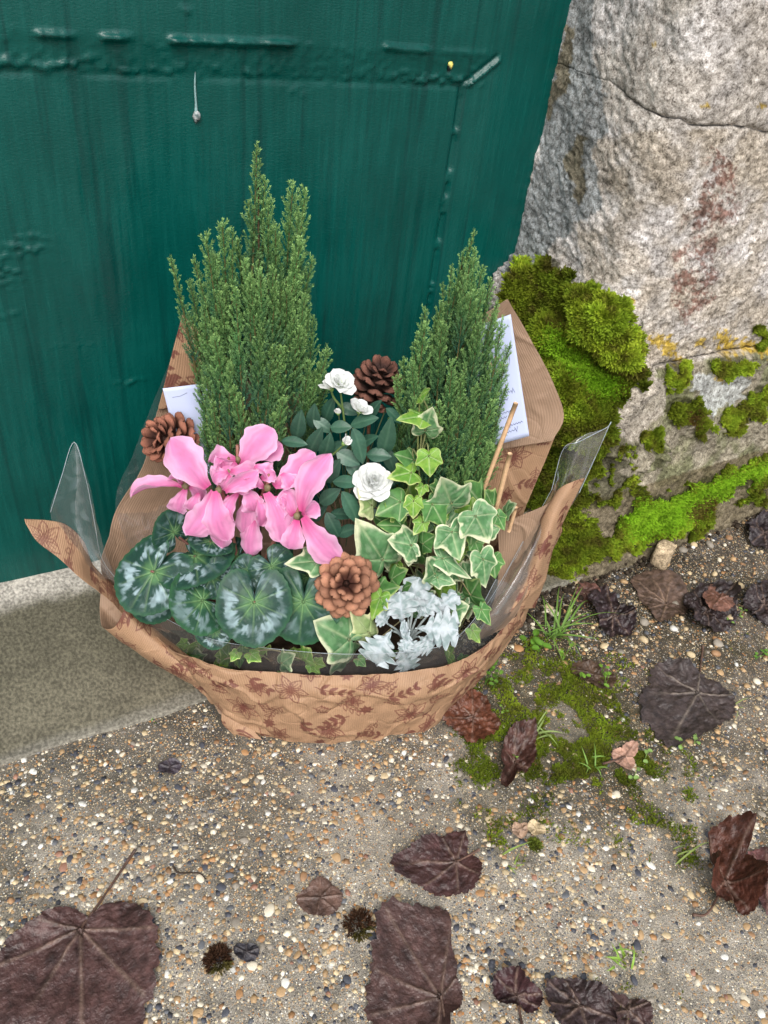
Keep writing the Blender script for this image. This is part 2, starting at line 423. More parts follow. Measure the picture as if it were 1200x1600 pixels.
def film_mat():
    m, n, l, p = nodemat('clear_cellophane')
    n.remove(p)
    t = n.new('ShaderNodeBsdfTransparent'); t.inputs[0].default_value = (.95, .96, .955, 1)
    g = n.new('ShaderNodeBsdfGlossy'); g.inputs['Roughness'].default_value = .08; g.inputs['Color'].default_value = (.95, .97, 1, 1)
    f = n.new('ShaderNodeFresnel'); f.inputs['IOR'].default_value = 1.5
    tc = n.new('ShaderNodeTexCoord'); nz = n.new('ShaderNodeTexNoise'); nz.inputs['Scale'].default_value = 18; nz.inputs['Detail'].default_value = 2; nz.inputs['Distortion'].default_value = .6
    l.new(tc.outputs['Object'], nz.inputs['Vector'])
    bm = n.new('ShaderNodeBump'); bm.inputs['Strength'].default_value = .22; bm.inputs['Distance'].default_value = .006
    l.new(nz.outputs[0], bm.inputs['Height']); l.new(bm.outputs[0], g.inputs['Normal']); l.new(bm.outputs[0], f.inputs['Normal'])
    fac = mathn(n, l, 'MINIMUM', mathn(n, l, 'MULTIPLY', f.outputs[0], 1.35), .42)
    ms = n.new('ShaderNodeMixShader'); l.new(fac, ms.inputs[0]); l.new(t.outputs[0], ms.inputs[1]); l.new(g.outputs[0], ms.inputs[2])
    df = n.new('ShaderNodeBsdfDiffuse'); df.inputs['Color'].default_value = (.8, .82, .85, 1)
    m2 = n.new('ShaderNodeMixShader'); m2.inputs[0].default_value = .03; l.new(ms.outputs[0], m2.inputs[1]); l.new(df.outputs[0], m2.inputs[2])
    l.new(m2.outputs[0], n['Material Output'].inputs['Surface'])
    return m

MAT = dict(door=door_mat(), stone=stone_mat(), ground=ground_mat(), step=step_mat(), paper=paper_mat(), film=film_mat(),
    moss=vmat('moss', .8, .15, .25, 40, transl=.2), pebble=vmat('pebble', .5, .4, .28, 260, bump=.25, bscale=700, hue=.12),
    dead=vmat('wet_dead_leaf', .38, .36, .5, 90, bump=.9, bscale=240, hue=.08), grass=vmat('grass_blade', .5, .3, .15, 60, transl=.25),
    needle=vmat('conifer_needle', .55, .3, .18, 90, transl=.12, hue=.12), bark=vmat('bark', .8, .2, .3, 120, bump=.5, bscale=200),
    leaf=vmat('leaf_blade', .42, .24, .16, 120, bump=.3, bscale=300, transl=.12), rleaf=vmat('rose_leaf', .38, .5, .15, 80, bump=.15, bscale=300, transl=.08, hue=.15),
    petal=vmat('pink_petal', .6, .12, .08, 60, bump=.25, bscale=320, transl=.33), white=vmat('white_petal', .6, .25, .04, 60, transl=.25),
    felt=vmat('silver_felt_leaf', .9, .1, .1, 220, bump=.4, bscale=500, transl=.08), cone=vmat('cone_wood', .6, .3, .38, 170, bump=.6, bscale=280, hue=.28),
    card=vmat('white_card', .45, .4, .01, 30), ink=vmat('ink', .7, .2, .05, 30), wood=vmat('stick_wood', .6, .3, .14, 120), edgeglint=vmat('edge_glint', .2, .5, .02, 30, transl=.5), soil=vmat('soil', .95, .1, .5, 90, bump=.9, bscale=160),
    chip=vmat('paint_chip', .5, .4, .3, 300))

# ------------------------------------------------------------------ ground
MOSS_GROUND = [([(700, 1105), (775, 1060), (820, 1000), (900, 1030), (960, 1080), (1010, 1110), (1000, 1160), (1000, 1210), (930, 1215), (870, 1200), (820, 1185), (760, 1180)], 1.0),
    ([(715, 1160), (850, 1170), (930, 1200), (900, 1260), (840, 1280), (850, 1340), (800, 1370), (745, 1320), (710, 1250)], .55), ([(930, 1200), (1080, 1180), (1110, 1250), (1000, 1290), (930, 1260)], .42), ([(960, 1190), (1060, 1150), (1100, 1180), (1060, 1260), (1090, 1300), (1070, 1340), (1020, 1300), (980, 1240)], .5),
    ([(930, 1545), (1000, 1500), (1060, 1530), (1010, 1600), (940, 1600)], .35), ([(1130, 1010), (1200, 1000), (1200, 1040), (1150, 1030)], .5),
    ([(880, 1310), (940, 1290), (950, 1330), (900, 1340)], .3), ([(1030, 1300), (1100, 1290), (1100, 1350), (1050, 1370)], .5)]
def moss_amount(q, polys):
    w = np.zeros(len(q))
    for poly, a in polys:
        w = np.maximum(w, a * inpoly(q, poly))
    return w
def axis_pts(lo, hi, step, far_lo, far_hi):
    a = list(np.arange(lo, hi, step)); s = step
    while a[-1] < far_hi: s *= 1.45; a.append(a[-1] + s)
    s = step
    while a[0] > far_lo: s *= 1.45; a.insert(0, a[0] - s)
    return np.array(a)
gx, gy = axis_pts(-.25, 1.75, .007, -60, 60), axis_pts(-.02, 1.05, .007, -60, 60)
GX, GY = np.meshgrid(gx, gy, indexing='ij')
def ground_h(x, y):
    p = np.stack([x, y, 0 * x], -1)
    return (fbm(p * 7, 3, 3) - .5) * .012 + (fbm(p * 45, 3, 5) - .5) * .004 * (1 + 1.5 * sm(x + y * .3, .75, 1.1))
near = (GX > -.6) & (GX < 2.2) & (GY > -.4) & (GY < 1.3)
GZ = np.where(near, ground_h(GX, GY), 0)
GV = np.stack([GX, GY, GZ], -1).reshape(-1, 3)
nearf = near.ravel()
gq = np.full((len(GV), 2), -9999.); gq[nearf] = proj(GV[nearf])
conc, conc2, soilc = S(146, 139, 127), S(106, 100, 89), S(74, 64, 52)
gn = fbm(np.stack([GV[:, 0] * 6, GV[:, 1] * 6, 0 * GV[:, 0]], -1), 5, 11)
gcol = mix(conc, conc2, sm(gn, .42, .66))
earth = sm(GV[:, 0] - .55 + (GV[:, 1] - .35) * .9 + (gn - .5) * .6, .02, .42)      # bare earth towards the wall on the right
gcol = mix(gcol, soilc, earth * .8)
dirt = sm(fbm(np.stack([GV[:, 0] * 11, GV[:, 1] * 11, 0 * GV[:, 0] + 5], -1), 5, 13), .42, .60) * sm(GV[:, 0] + GV[:, 1] * .3, .30, .75)
gcol = mix(gcol, S(66, 59, 44), dirt * .8)
wet = np.exp(-((GV[:, 1] - .66 - .08 * (gn - .5)) / .09) ** 2) * sm(GV[:, 0], -.3, .3) * .45
gcol = gcol * (1 - wet[:, None])
# worn-in dirt and green film where moss has spread
qn = gq + (fbm(np.stack([GV[:, 0] * 40, GV[:, 1] * 40, 0 * GV[:, 0]], -1), 3, 23)[:, None] - .5) * 60
ma = moss_amount(qn, MOSS_GROUND)
gcol = mix(gcol, S(64, 60, 38), np.clip(ma * (.55 + .4 * sm(fbm(GV * [42, 42, 0], 4, 97), .40, .56)), 0, 1))
agg = np.where(nearf, 1 - .5 * ma, 1.0)
ground = part(None, 'ground', GV, gridf(len(gx), len(gy)), MAT['ground'], gcol, np.stack([agg, agg * 0], -1), base=(0, 0, 0))
ground['kind'] = 'structure'; ground['label'] = 'pebbled concrete and bare earth in front of the door'

# ------------------------------------------------------------------ stone step under the door
sx, sy = axis_pts(-.3, .85, .006, -1.6, .9), np.concatenate([[.688, .6885], np.arange(.690, 1.02, .006)])
SX, SY = np.meshgrid(sx, sy, indexing='ij')
f_ = (SY - .69) / (DOOR_Y - .69)
wav = (fbm(np.stack([SX * 14, SY * 9, 0 * SX], -1), 4, 31) - .5)
SZ = .009 + .021 * sm(f_, 0, 1) + wav * .006
SZ = np.where(SY < .6885, -.03, SZ)
SYw = SY + (SY < .72) * (fbm(np.stack([SX * 12, 0 * SX, 0 * SX], -1), 4, 33) - .5) * .010
SV = np.stack([SX, SYw, SZ], -1).reshape(-1, 3)
ff = f_.ravel() + wav.ravel() * .12
scol = mix(S(110, 105, 89), S(95, 91, 76), sm(ff, .1, .5))
scol = mix(scol, S(178, 172, 162), sm(ff + (fbm(SV * 60, 3, 35) - .5) * .12, .76, .88))
scol = mix(scol, S(138, 135, 127), .45 * (1 - sm(ff, .01, .06)))
step = part(None, 'door_step', SV, gridf(len(sx), len(sy)), MAT['step'], scol, base=(.3, .85, 0))
step['kind'] = 'structure'; step['label'] = 'worn grey stone step under the green door'

# ------------------------------------------------------------------ green door
z1 = PY(365, 118, DOOR_Y)[2]                 # panel top edge
w_m = PY(365, 66, DOOR_Y)[2] - z1            # moulding width
xp = PY(706, 280, DOOR_Y)[0]                 # panel right edge
w_x = PY(752, 240, DOOR_Y)[0] - xp
dx = axis_pts(-.32, .87, .0032, -1.4, .9); dz = np.concatenate([np.arange(DOOR_Z0 - .004, .86, .0032), np.linspace(.88, 2.3, 30)])
DX, DZ = np.meshgrid(dx, dz, indexing='ij')
DP = np.stack([DX, 0 * DX, DZ], -1)
sxx, szz = (DX - xp) / w_x, (DZ - z1) / w_m
sd = np.maximum(sxx, szz)
mould = np.clip(sd, 0, 1)
depth = -.0055 * (1 - mould)                                   # panel sunk behind the frame
side = sxx > szz
lump = fbm(DP * [105, 1, 210], 3, 41); lump2 = fbm(DP * [25, 1, 25], 3, 43)
# groove beside the panel with gobs of paint in it
g = np.exp(-((DX - xp + .003) / .004) ** 2) * (DZ < z1 + .004)
depth += -.006 * g + .0055 * g * sm(fbm(DP * [80, 1, 75], 2, 45), .50, .68)
# thick clotted paint along the upper moulding
band = np.exp(-((DZ - z1 - .004) / .008) ** 2) * (DX < xp + .01)
gx_ = .25 + .75 * np.maximum(sm(DX, .33, .16), sm(DX, .52, .62))
depth += band * gx_ * .0052 * sm(lump, .54, .70) - .0018 * np.exp(-((DZ - z1 + .004) / .003) ** 2) * (DX < xp) * sm(fbm(DP * [14, 1, 1], 3, 49), .35, .6)
zone = (szz > -.25) & (szz < 1.1) & (DX < xp + .03)
depth += zone * .0014 * sm(fbm(DP * [190, 1, 240], 2, 47), .60, .78)
def ridge(pxa, pxb, pya, pyb, hgt):
    a, b = PY(pxa, pya, DOOR_Y), PY(pxb, pyb, DOOR_Y)
    t = np.clip((DX - a[0]) / (b[0] - a[0]), 0, 1); zc = a[2] + (b[2] - a[2]) * t
    inside = sm(DX, a[0] - .002, a[0] + .004) * (1 - sm(DX, b[0] - .02, b[0] + .002))
    return hgt * inside * np.exp(-((DZ - zc - .0015 * (lump2 - .5)) / .0026) ** 2) * (.3 + 1.2 * lump)
for a in ((55, 125, 53, 57, .009), (155, 212, 58, 58, .009), (262, 470, 62, 69, .011), (598, 682, 73, 80, .006), (690, 770, 80, 84, .002)):
    depth += ridge(*a)
# scarred spots of old paint on the left and a long scratch line
for (cx, cy, rx, rz, hh) in ((45, 385, .022, .014, .004), (12, 425, .018, .02, .004), (10, 495, .014, .006, .003), (205, 600, .02, .006, .003), (110, 545, .03, .004, .002), (395, 112, .008, .006, .006), (290, 14, .006, .005, .004), (540, 95, .012, .006, .002), (465, 145, .02, .006, .0015)):
    c = PY(cx, cy, DOOR_Y)
    depth += hh * np.exp(-(((DX - c[0]) / rx) ** 2 + ((DZ - c[2]) / rz) ** 2)) * sm(fbm(DP * [120, 1, 240], 2, 51), .52, .66) * .9
# runs of paint
depth += .0005 * sm(fbm(DP * [110, 1, 4.5], 3, 53), .52, .72) + .0012 * (lump2 - .5)
Rd = np.random.default_rng(8)
for k in range(46):
    x0 = Rd.uniform(-.1, xp); L0 = Rd.uniform(.03, .22); z0_ = z1 - Rd.uniform(0, .25); wd = Rd.uniform(.0012, .003)
    xc = x0 + .004 * np.sin(DZ * 9 + k)
    run = sm(DZ, z0_ - L0, z0_ - L0 + .02) * (1 - sm(DZ, z0_ - .03, z0_))
    depth += Rd.uniform(.0003, .0007) * run * np.exp(-((DX - xc) / wd) ** 2)
# mitre line in the corner of the moulding
mit = np.exp(-((sxx - szz) / .10) ** 2) * (sxx > -.05) * (sxx < 1.05) * (szz > 0)
depth += -.004 * mit + .005 * np.exp(-((sxx - szz - .2) / .09) ** 2) * (sxx > .0) * (sxx < 1.1) * (szz > -.1)
DV = np.stack([DX, DOOR_Y - depth, DZ], -1).reshape(-1, 3)
door = thing('door', 'green gloss painted wooden door with drips along its sunken panel', 'door', (.3, DOOR_Y, DOOR_Z0))
part(door, 'door_leaf', DV, gridf(len(dx), len(dz)), MAT['door'])
# pale run of paint ending in a blob over an old nail
pts = [PY(305, 112, DOOR_Y + .0045), PY(304.5, 135, DOOR_Y + .0042), PY(306, 160, DOOR_Y + .004), PY(306.5, 176, DOOR_Y + .004)]
V, F = tube(pts, [.0006, .0012, .0014, .0022], 8, 16)
part(door, 'paint_run', V, F, MAT['chip'], S(120, 150, 150))
def blob(c, rx, ry, rz, seed, amp=.35, nu=9, nv=12):
    th, ph = np.meshgrid(np.linspace(0, math.pi, nu), np.arange(nv) * 2 * math.pi / nv, indexing='ij')
    d = np.stack([np.sin(th) * np.cos(ph), np.sin(th) * np.sin(ph), np.cos(th)], -1)
    d = d * (1 + amp * (fbm(d * 1.6 + seed * 3.1, 2, seed)[..., None] - .5) * 2)
    return (np.asarray(c) + d * [rx, ry, rz]).reshape(-1, 3), gridf(nu, nv, True)
V, F = blob(PY(307, 182, DOOR_Y + .0035), .0048, .004, .0062, 4)
part(door, 'nail_head', V, F, MAT['chip'], mix(S(70, 90, 90), S(160, 165, 165), sm(fbm(V * 400, 2, 3), .4, .6)))
V, F = blob(PY(703, 103, DOOR_Y + .0005), .004, .003, .006, 6)
part(door, 'paint_chip', V, F, MAT['chip'], mix(S(20, 30, 30), S(215, 205, 110), sm(V[:, 2] - V[:, 2].mean() + (V[:, 0] - V[:, 0].mean()), -.003, .0)))

# ------------------------------------------------------------------ stone wall to the right of the door
zj = PY(1100, 563, .745)[2]                  # joint above the plinth
path = crom([(.822, 1.02), (.824, .93), (.831, .83), (.85, .775), (.90, .752), (1.05, .755), (1.3, .765), (1.6, .775)], 400)
path = np.concatenate([path, [(2.0, .79), (2.6, .80), (3.4, .82)]])
seg = np.concatenate([[0], np.cumsum(np.linalg.norm(np.diff(path, axis=0), axis=1))])
def wall_xy(s):
    return np.stack([np.interp(s, seg, path[:, 0]), np.interp(s, seg, path[:, 1])], -1)
def wall_n(s):
    d = wall_xy(s + .02) - wall_xy(s - .02); d /= np.linalg.norm(d, axis=-1, keepdims=True) + 1e-9
    return np.stack([d[..., 1], -d[..., 0]], -1)
_az = np.arctan2(path[:, 0], path[:, 1])
def wall_hit(px, py):                         # where a pixel's ray meets the wall line: (s, z)
    r = ray(px, py); ss = np.interp(math.atan2(r[0], r[1]), _az, seg)
    q = wall_xy(np.array(ss)); return ss, CAM[2] + r[2] * np.hypot(*q) / math.hypot(r[0], r[1])
_ck = np.array([wall_hit(x, y) for x, y in ((948, 126), (970, 145), (1000, 168), (1030, 186), (1060, 189), (1090, 197), (1150, 198), (1199, 208))])
def crack_z(s):                               # the ragged joint between the two upper stones
    return np.interp(s, _ck[:, 0], _ck[:, 1]) + (fbm(np.stack([s * 40, 0 * s, 0 * s], -1), 4, 61) - .5) * .012
RED = [(1120, 235), (1150, 260), (1140, 330), (1110, 400), (1120, 470), (1060, 500), (1040, 440), (1075, 360), (1095, 290)]
MOSS_WALL = [([(800, 408), (830, 425), (850, 410), (882, 418), (885, 455), (925, 448), (965, 462), (985, 500), (1000, 520), (995, 560), (1015, 590), (975, 612), (950, 655), (950, 700), (930, 740), (880, 760), (850, 800), (780, 800), (780, 480)], 1.0),
    ([(850, 760), (930, 700), (975, 690), (1000, 700), (960, 740), (990, 745), (960, 790), (905, 800), (930, 830), (900, 870), (850, 900), (820, 860)], .8),
    ([(970, 810), (1010, 780), (1060, 770), (1120, 740), (1200, 715), (1200, 745), (1150, 765), (1110, 800), (1095, 855), (1060, 830), (1010, 850), (975, 862)], 1.0),
    ([(850, 870), (900, 830), (960, 840), (985, 860), (940, 880), (880, 905), (850, 905)], .95),
    ([(1048, 640), (1065, 628), (1092, 632), (1098, 655), (1070, 662), (1050, 655)], 1.0), ([(1155, 620), (1190, 610), (1200, 615), (1200, 660), (1170, 660), (1150, 640)], 1.0),
    ([(1040, 575), (1075, 570), (1078, 600), (1050, 605)], .95), ([(1110, 570), (1170, 560), (1180, 585), (1120, 590)], .9), ([(1005, 680), (1030, 675), (1033, 698), (1008, 700)], .9),
    ([(1085, 650), (1110, 655), (1100, 690), (1088, 680)], .6), ([(1120, 645), (1155, 640), (1155, 670), (1125, 668)], .8), ([(1180, 520), (1200, 515), (1200, 545), (1182, 540)], .8),
    ([(900, 700), (940, 660), (975, 700), (940, 720)], .7), ([(930, 760), (1000, 740), (1010, 770), (950, 790)], .55), ([(1160, 765), (1200, 745), (1200, 790), (1160, 790)], .6)]
YEL = [(1030, 535, 14), (1045, 545, 12), (1130, 530, 13), (1140, 545, 15), (1165, 542, 12), (1060, 562, 10), (1095, 535, 8), (984, 472, 6), (1050, 590, 9), (1125, 592, 9), (1190, 548, 10), (1015, 530, 6), (1022, 70, 6), (1188, 165, 5), (1105, 165, 7)]
def stone_colour(V):
    q = proj(V); nz = fbm(V * 34, 4, 71); nz2 = fbm(V * 12, 4, 73)
    qj = q + (np.stack([nz, nz2], -1) - .5) * 46
    c = mix(S(200, 196, 193), S(184, 178, 170), sm(nz2, .4, .65))
    warm = ((qj[:, 0] > 905) & (qj[:, 1] > 210)).astype(float) * sm(nz, .3, .6)
    c = mix(c, S(170, 157, 136), warm * .55)
    cement = inpoly(qj, [(870, -60), (925, -40), (925, 120), (945, 150), (935, 250), (936, 320), (900, 345), (872, 375), (850, 420), (780, 430), (800, 380), (850, 180)])
    c = mix(c, S(142, 147, 148), cement * .9)
    olive = inpoly(qj, [(905, 205), (922, 215), (915, 260), (900, 315), (885, 300), (890, 250)]) | inpoly(qj, [(885, 40), (900, 60), (890, 110), (862, 180), (850, 170), (872, 90)])
    c = mix(c, S(112, 104, 82), olive * .85)
    red = inpoly(qj, RED)
    c = mix(c, S(120, 84, 72), np.maximum(red, .6 * inpoly(q + (nz[:, None] - .5) * 130, RED)) * sm(fbm(V * 260, 3, 77) * .6 + fbm(V * 60, 2, 78) * .4, .40, .58) * .85)
    low = V[:, 2] < zj - .004
    c = mix(c, S(150, 143, 124), low * .9)
    c = mix(c, S(122, 124, 92), low * sm(fbm(V * 24, 3, 75), .42, .62) * sm(q[:, 0], 960, 1020) * .9)
    pale = low & (inpoly(qj, [(965, 615), (1010, 590), (1060, 600), (1045, 650), (1000, 690), (960, 690)]))
    c = mix(c, S(180, 172, 160), pale * .8)
    blue = inpoly(qj, [(1085, 590), (1150, 580), (1180, 600), (1140, 635), (1100, 645), (1085, 620)])
    c = mix(c, S(186, 190, 188), blue * .85)
    foot = low & (q[:, 1] > 760 - (q[:, 0] - 1000) * .3)
    c = mix(c, S(104, 92, 68), foot * .7)
    for x, y, r in YEL:
        d = np.hypot(q[:, 0] - x, (q[:, 1] - y) * 1.2) / r + (nz - .5) * 2.2 + (fbm(V * 150, 2, 79) - .5) * 2.4
        c = mix(c, S(186, 158, 60), (1 - sm(d, .75, 1.1)) * .9)
    mo = moss_amount(qj, MOSS_WALL)
    return mix(c, S(58, 60, 26), mo * .8)
wall = thing('stone_wall', 'weathered limestone wall with lichen and moss beside the green door', 'wall', (1.2, .78, 0))
wall_tris = []
def stone_block(zlo, zhi, push, zs, roundness, seed, fade=False):
    s = np.concatenate([np.arange(0, 1.05, .0036), np.linspace(1.08, seg[-1], 14)])
    tt_ = np.linspace(0, 1, zs)[1:-1]
    if fade == 1: tt_ = np.concatenate([np.linspace(0, .17, 90)[1:], np.linspace(.19, 1, 40)[:-1]])
    t = np.concatenate([[-.02, 0], tt_, [1, 1.02]])
    SS, TT = np.meshgrid(s, t, indexing='ij')
    lo, hi = zlo(SS), zhi(SS); tc_ = np.clip(TT, 0, 1)
    Z = lo + (hi - lo) * tc_
    xy, nn = wall_xy(SS), wall_n(SS)
    p3 = np.stack([xy[..., 0], xy[..., 1], Z], -1)
    edge = np.minimum(Z - lo, hi - Z)
    fd = sm(SS, _ck[0, 0], _ck[0, 0] + .05) if fade else 1.0
    off = push(SS, Z) - roundness * (fd if fade == 1 else np.where(Z > .5, fd, 1.)) * np.exp(-np.maximum(edge, 0) / .006) - .012 * ((TT < 0) | (TT > 1)) * (fd * .85 + .15 if fade else 1.0)
    vis = sm(SS, 0, .03)
    off = off + vis * ((fbm(p3 * 7, 3, 100) - .5) * .022 + (fbm(p3 * 50, 4, seed + 5) - .5) * .008 + (fbm(p3 * 200, 2, seed + 9) - .5) * .007)
    q = proj(p3.reshape(-1, 3)).reshape(SS.shape + (2,))
    mm = np.zeros(SS.size)
    for dxy in ((0, 0), (14, 0), (-14, 0), (0, 14), (0, -14)):
        mm = mm + moss_amount(q.reshape(-1, 2) + dxy, MOSS_WALL) / 5
    off = off + mm.reshape(SS.shape) * (.004 + .014 * fbm(p3 * 22, 3, 81) + .034 * sm(fbm(p3 * 13, 2, 83), .38, .62) * (q[..., 0] < 1020) * (q[..., 1] < 720))
    V = p3.copy(); V[..., :2] += nn * off[..., None]
    V = V.reshape(-1, 3); F = gridf(len(s), len(t))[:, ::-1]
    part(wall, 'stone_block', V, F, MAT['stone'], stone_colour(V))
    wall_tris.append((V, F))
zc = lambda s: np.minimum(crack_z(s), .9)
stone_block(lambda s: zc(s) + .0012 * sm(s, _ck[0, 0], _ck[0, 0] + .05), lambda s: 0 * s + 2.3, lambda s, z: .002 * sm(s, _ck[0, 0], _ck[0, 0] + .05), 170, .0035, 101, 1)
stone_block(lambda s: 0 * s + zj + .002, lambda s: zc(s) - .0012 * sm(s, _ck[0, 0], _ck[0, 0] + .05), lambda s, z: 0 * s, 150, .0035, 101, 2)
stone_block(lambda s: 0 * s - .05, lambda s: 0 * s + zj - .002, lambda s, z: .012 + (zj - z) * .10 * sm(s, .05, .3), 120, .012, 121)
bv = Bag()
for V, F in wall_tris: bv.add(V, F)
BV, BF, _ = bv.get()
bvh = BVHTree.FromPolygons([tuple(v) for v in BV], [tuple(int(i) for i in f) for f in BF[0]])

# ------------------------------------------------------------------ moss
def sprigs(pos, nor, size, col, nblade=3, lean=.7, seed=1):
    """small three-cornered blades standing on a surface"""
    R = np.random.default_rng(seed); n = len(pos)
    a = np.cross(nor, R.normal(size=(n, 3))); a /= np.linalg.norm(a, axis=1)[:, None] + 1e-9
    b = np.cross(nor, a); Vs, Fs, Cs = [], [], []
    k0 = 0
    for k in range(nblade):
        th = R.uniform(0, 6.28, n)[:, None]; d = a * np.cos(th) + b * np.sin(th); s = np.cross(nor, d)
        L = (size * R.uniform(.6, 1.25, n))[:, None]; w = L * .17
        ln = R.uniform(.15, lean, n)[:, None]
        tip = pos + nor * L * np.sqrt(np.maximum(1 - ln ** 2, .1)) + d * L * ln
        mid = pos + (tip - pos) * .5 + nor * L * .12
        V = np.stack([pos - s * w * .4, mid - s * w, tip, mid + s * w, pos + s * w * .4], 1)
        Vs.append(V.reshape(-1, 3))
        i = np.arange(n)[:, None] * 5 + k0
        Fs.append(np.concatenate([i + [0, 1, 2], i + [0, 2, 4], i + [4, 2, 3]])); k0 += 5 * n
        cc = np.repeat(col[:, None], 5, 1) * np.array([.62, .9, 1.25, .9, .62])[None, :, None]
        Cs.append(cc.reshape(-1, 3))
    return np.concatenate(Vs), np.concatenate(Fs), np.concatenate(Cs)
def moss_cols(pos, bright=0.):
    h = fbm(pos * 18, 3, 91); k = fbm(pos * 70, 2, 93)
    c = mix(S(104, 116, 30), S(134, 150, 40), sm(h, .35, .6))
    c = mix(c, S(132, 160, 44), sm(k, .45, .75) * .6)
    c = c * (.62 + .62 * sm(fbm(pos * 13, 2, 83), .34, .62))[:, None]  # shade in the hollows between moss lumps painted into the colour
    c = mix(c, S(84, 74, 34), sm(1 - k, .56, .75) * .7)
    return c
def wall_moss(polys, n, seed, size, bright=None):
    R = np.random.default_rng(seed); pos, nor = [], []
    polys = [(np.array(p, float), a) for p, a in polys]
    areas = np.array([.5 * abs(np.dot(p[:, 0], np.roll(p[:, 1], 1)) - np.dot(p[:, 1], np.roll(p[:, 0], 1))) * a for p, a in polys])
    for (p, a), ar in zip(polys, areas):
        m = int(n * ar / areas.sum() * 1.0)
        lo, hi = p.min(0) - 10, p.max(0) + 10
        q = R.uniform(lo, hi, (int(m * (hi - lo).prod() / (ar / a)) + 10, 2))
        jit = (np.stack([fbm(np.stack([q[:, 0] / 16, q[:, 1] / 16, 0 * q[:, 0]], -1), 3, seed + 1), fbm(np.stack([q[:, 0] / 16, q[:, 1] / 16, 0 * q[:, 0] + 9], -1), 3, seed + 2)], -1) - .5) * 44
        q = q[inpoly(q + jit, p)]
        if a < .9:
            q = q[fbm(np.stack([q[:, 0] / 22, q[:, 1] / 22, 0 * q[:, 0]], -1), 3, 55) > .5 - (a - .5) * .35]
        for x, y in q[:m * 2]:
            d = Vector(ray(x, y)).normalized()
            loc, nn, idx, dist = bvh.ray_cast(Vector(CAM), d)
            if loc is None: continue
            pos.append(loc); nor.append(nn if nn.dot(d) < 0 else -nn)
    pos, nor = np.array(pos), np.array(nor)
    nor = nor + R.normal(size=nor.shape) * .25 + np.array([0, 0, .45]); nor /= np.linalg.norm(nor, axis=1)[:, None]
    col = moss_cols(pos)
    q = proj(pos)
    if bright is not None:
        bb = inpoly(q + R.normal(size=q.shape) * 7, bright)
        col = mix(col, S(132, 176, 40), bb * .85)
    brown = inpoly(q + R.normal(size=q.shape) * 5, [(1068, 800), (1110, 775), (1120, 790), (1085, 815)]) | inpoly(q + R.normal(size=q.shape) * 4, [(1070, 645), (1095, 645), (1092, 665), (1075, 665)])
    col = mix(col, S(92, 60, 40), brown * .8)
    sz = size * (.7 + .7 * fbm(pos * 30, 2, 95))
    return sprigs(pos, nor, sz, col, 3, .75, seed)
V, F, C_ = wall_moss(MOSS_WALL[:1], 30000, 5, .010, [(850, 515), (890, 530), (960, 590), (975, 620), (930, 625), (890, 590), (850, 545)])
tag(part(None, 'moss_cushion', V, F, MAT['moss'], C_, smooth=False), 'thick shaggy green moss cushion in the corner of wall and door', 'moss', kind='stuff')
V, F, C_ = wall_moss(MOSS_WALL[1:2] + MOSS_WALL[3:4] + MOSS_WALL[12:14], 14000, 6, .0075)
tag(part(None, 'wall_foot_moss', V, F, MAT['moss'], C_, smooth=False), 'patchy green moss at the wall foot behind the paper wrap', 'moss', kind='stuff')
V, F, C_ = wall_moss(MOSS_WALL[2:3] + MOSS_WALL[14:], 15000, 7, .008, [(970, 790), (1060, 770), (1200, 715), (1200, 740), (1100, 800), (1060, 830), (980, 850)])
tag(part(None, 'moss_band', V, F, MAT['moss'], C_, smooth=False), 'bright green moss band along the base of the stone wall', 'moss', kind='stuff')
for poly, lab in zip(MOSS_WALL[4:12], ('round green and brown moss tuft on the middle of the plinth', 'round moss tuft on the plinth at the right edge', 'moss tuft in the joint nearest the moss cushion',
        'long moss tuft in the joint above the bluish lichen', 'small dark moss tuft on the plinth near the moss cushion', 'thin moss trail under the round plinth tuft', 'dull moss tuft left of the right edge plinth tuft', 'moss tuft on the upper stone at the right edge')):
    V, F, C_ = wall_moss([poly], 1300, 8 + len(lab), .007)
    tag(part(None, 'moss_tuft', V, F, MAT['moss'], C_, smooth=False), lab, 'moss', 'moss tufts on the plinth', kind='stuff')
def ground_moss():
    R = np.random.default_rng(12); q, am = [], []
    for p, a in MOSS_GROUND:
        p = np.array(p, float); lo, hi = p.min(0), p.max(0)
        m = int((hi - lo).prod() * .62 * a)
        x = R.uniform(lo - 12, hi + 12, (m, 2)); q.append(x); am.append(np.full(m, a))
    q, am = np.concatenate(q), np.concatenate(am)
    w = np.array([PZ(x, y) for x, y in q])
    dens = np.zeros(len(q))
    for k in range(7):
        o_ = np.array([math.cos(k * .9), math.sin(k * .9)]) * (12 + 26 * (k % 3))
        jit = (fbm(w * 40 + k, 3, 23)[:, None] - .5) * 50
        dens = dens + moss_amount(q + jit + o_, MOSS_GROUND) / 7
    pat = fbm(w * 42, 4, 97)
    keep = (pat > .64 - .26 * dens) & (dens > 0) & (R.uniform(size=len(q)) < .05 + .62 * dens)
    w = w[keep]; w[:, 2] = ground_h(w[:, 0], w[:, 1])
    nor = np.array([0, 0, 1.]) + R.normal(size=w.shape) * .35; nor /= np.linalg.norm(nor, axis=1)[:, None]
    col = mix(moss_cols(w), S(98, 112, 34), .4)
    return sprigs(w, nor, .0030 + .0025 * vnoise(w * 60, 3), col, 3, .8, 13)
V, F, C_ = ground_moss()
tag(part(None, 'ground_moss', V, F, MAT['moss'], C_, smooth=False), 'thin film of green moss spread over the pebbled ground', 'moss', kind='stuff')
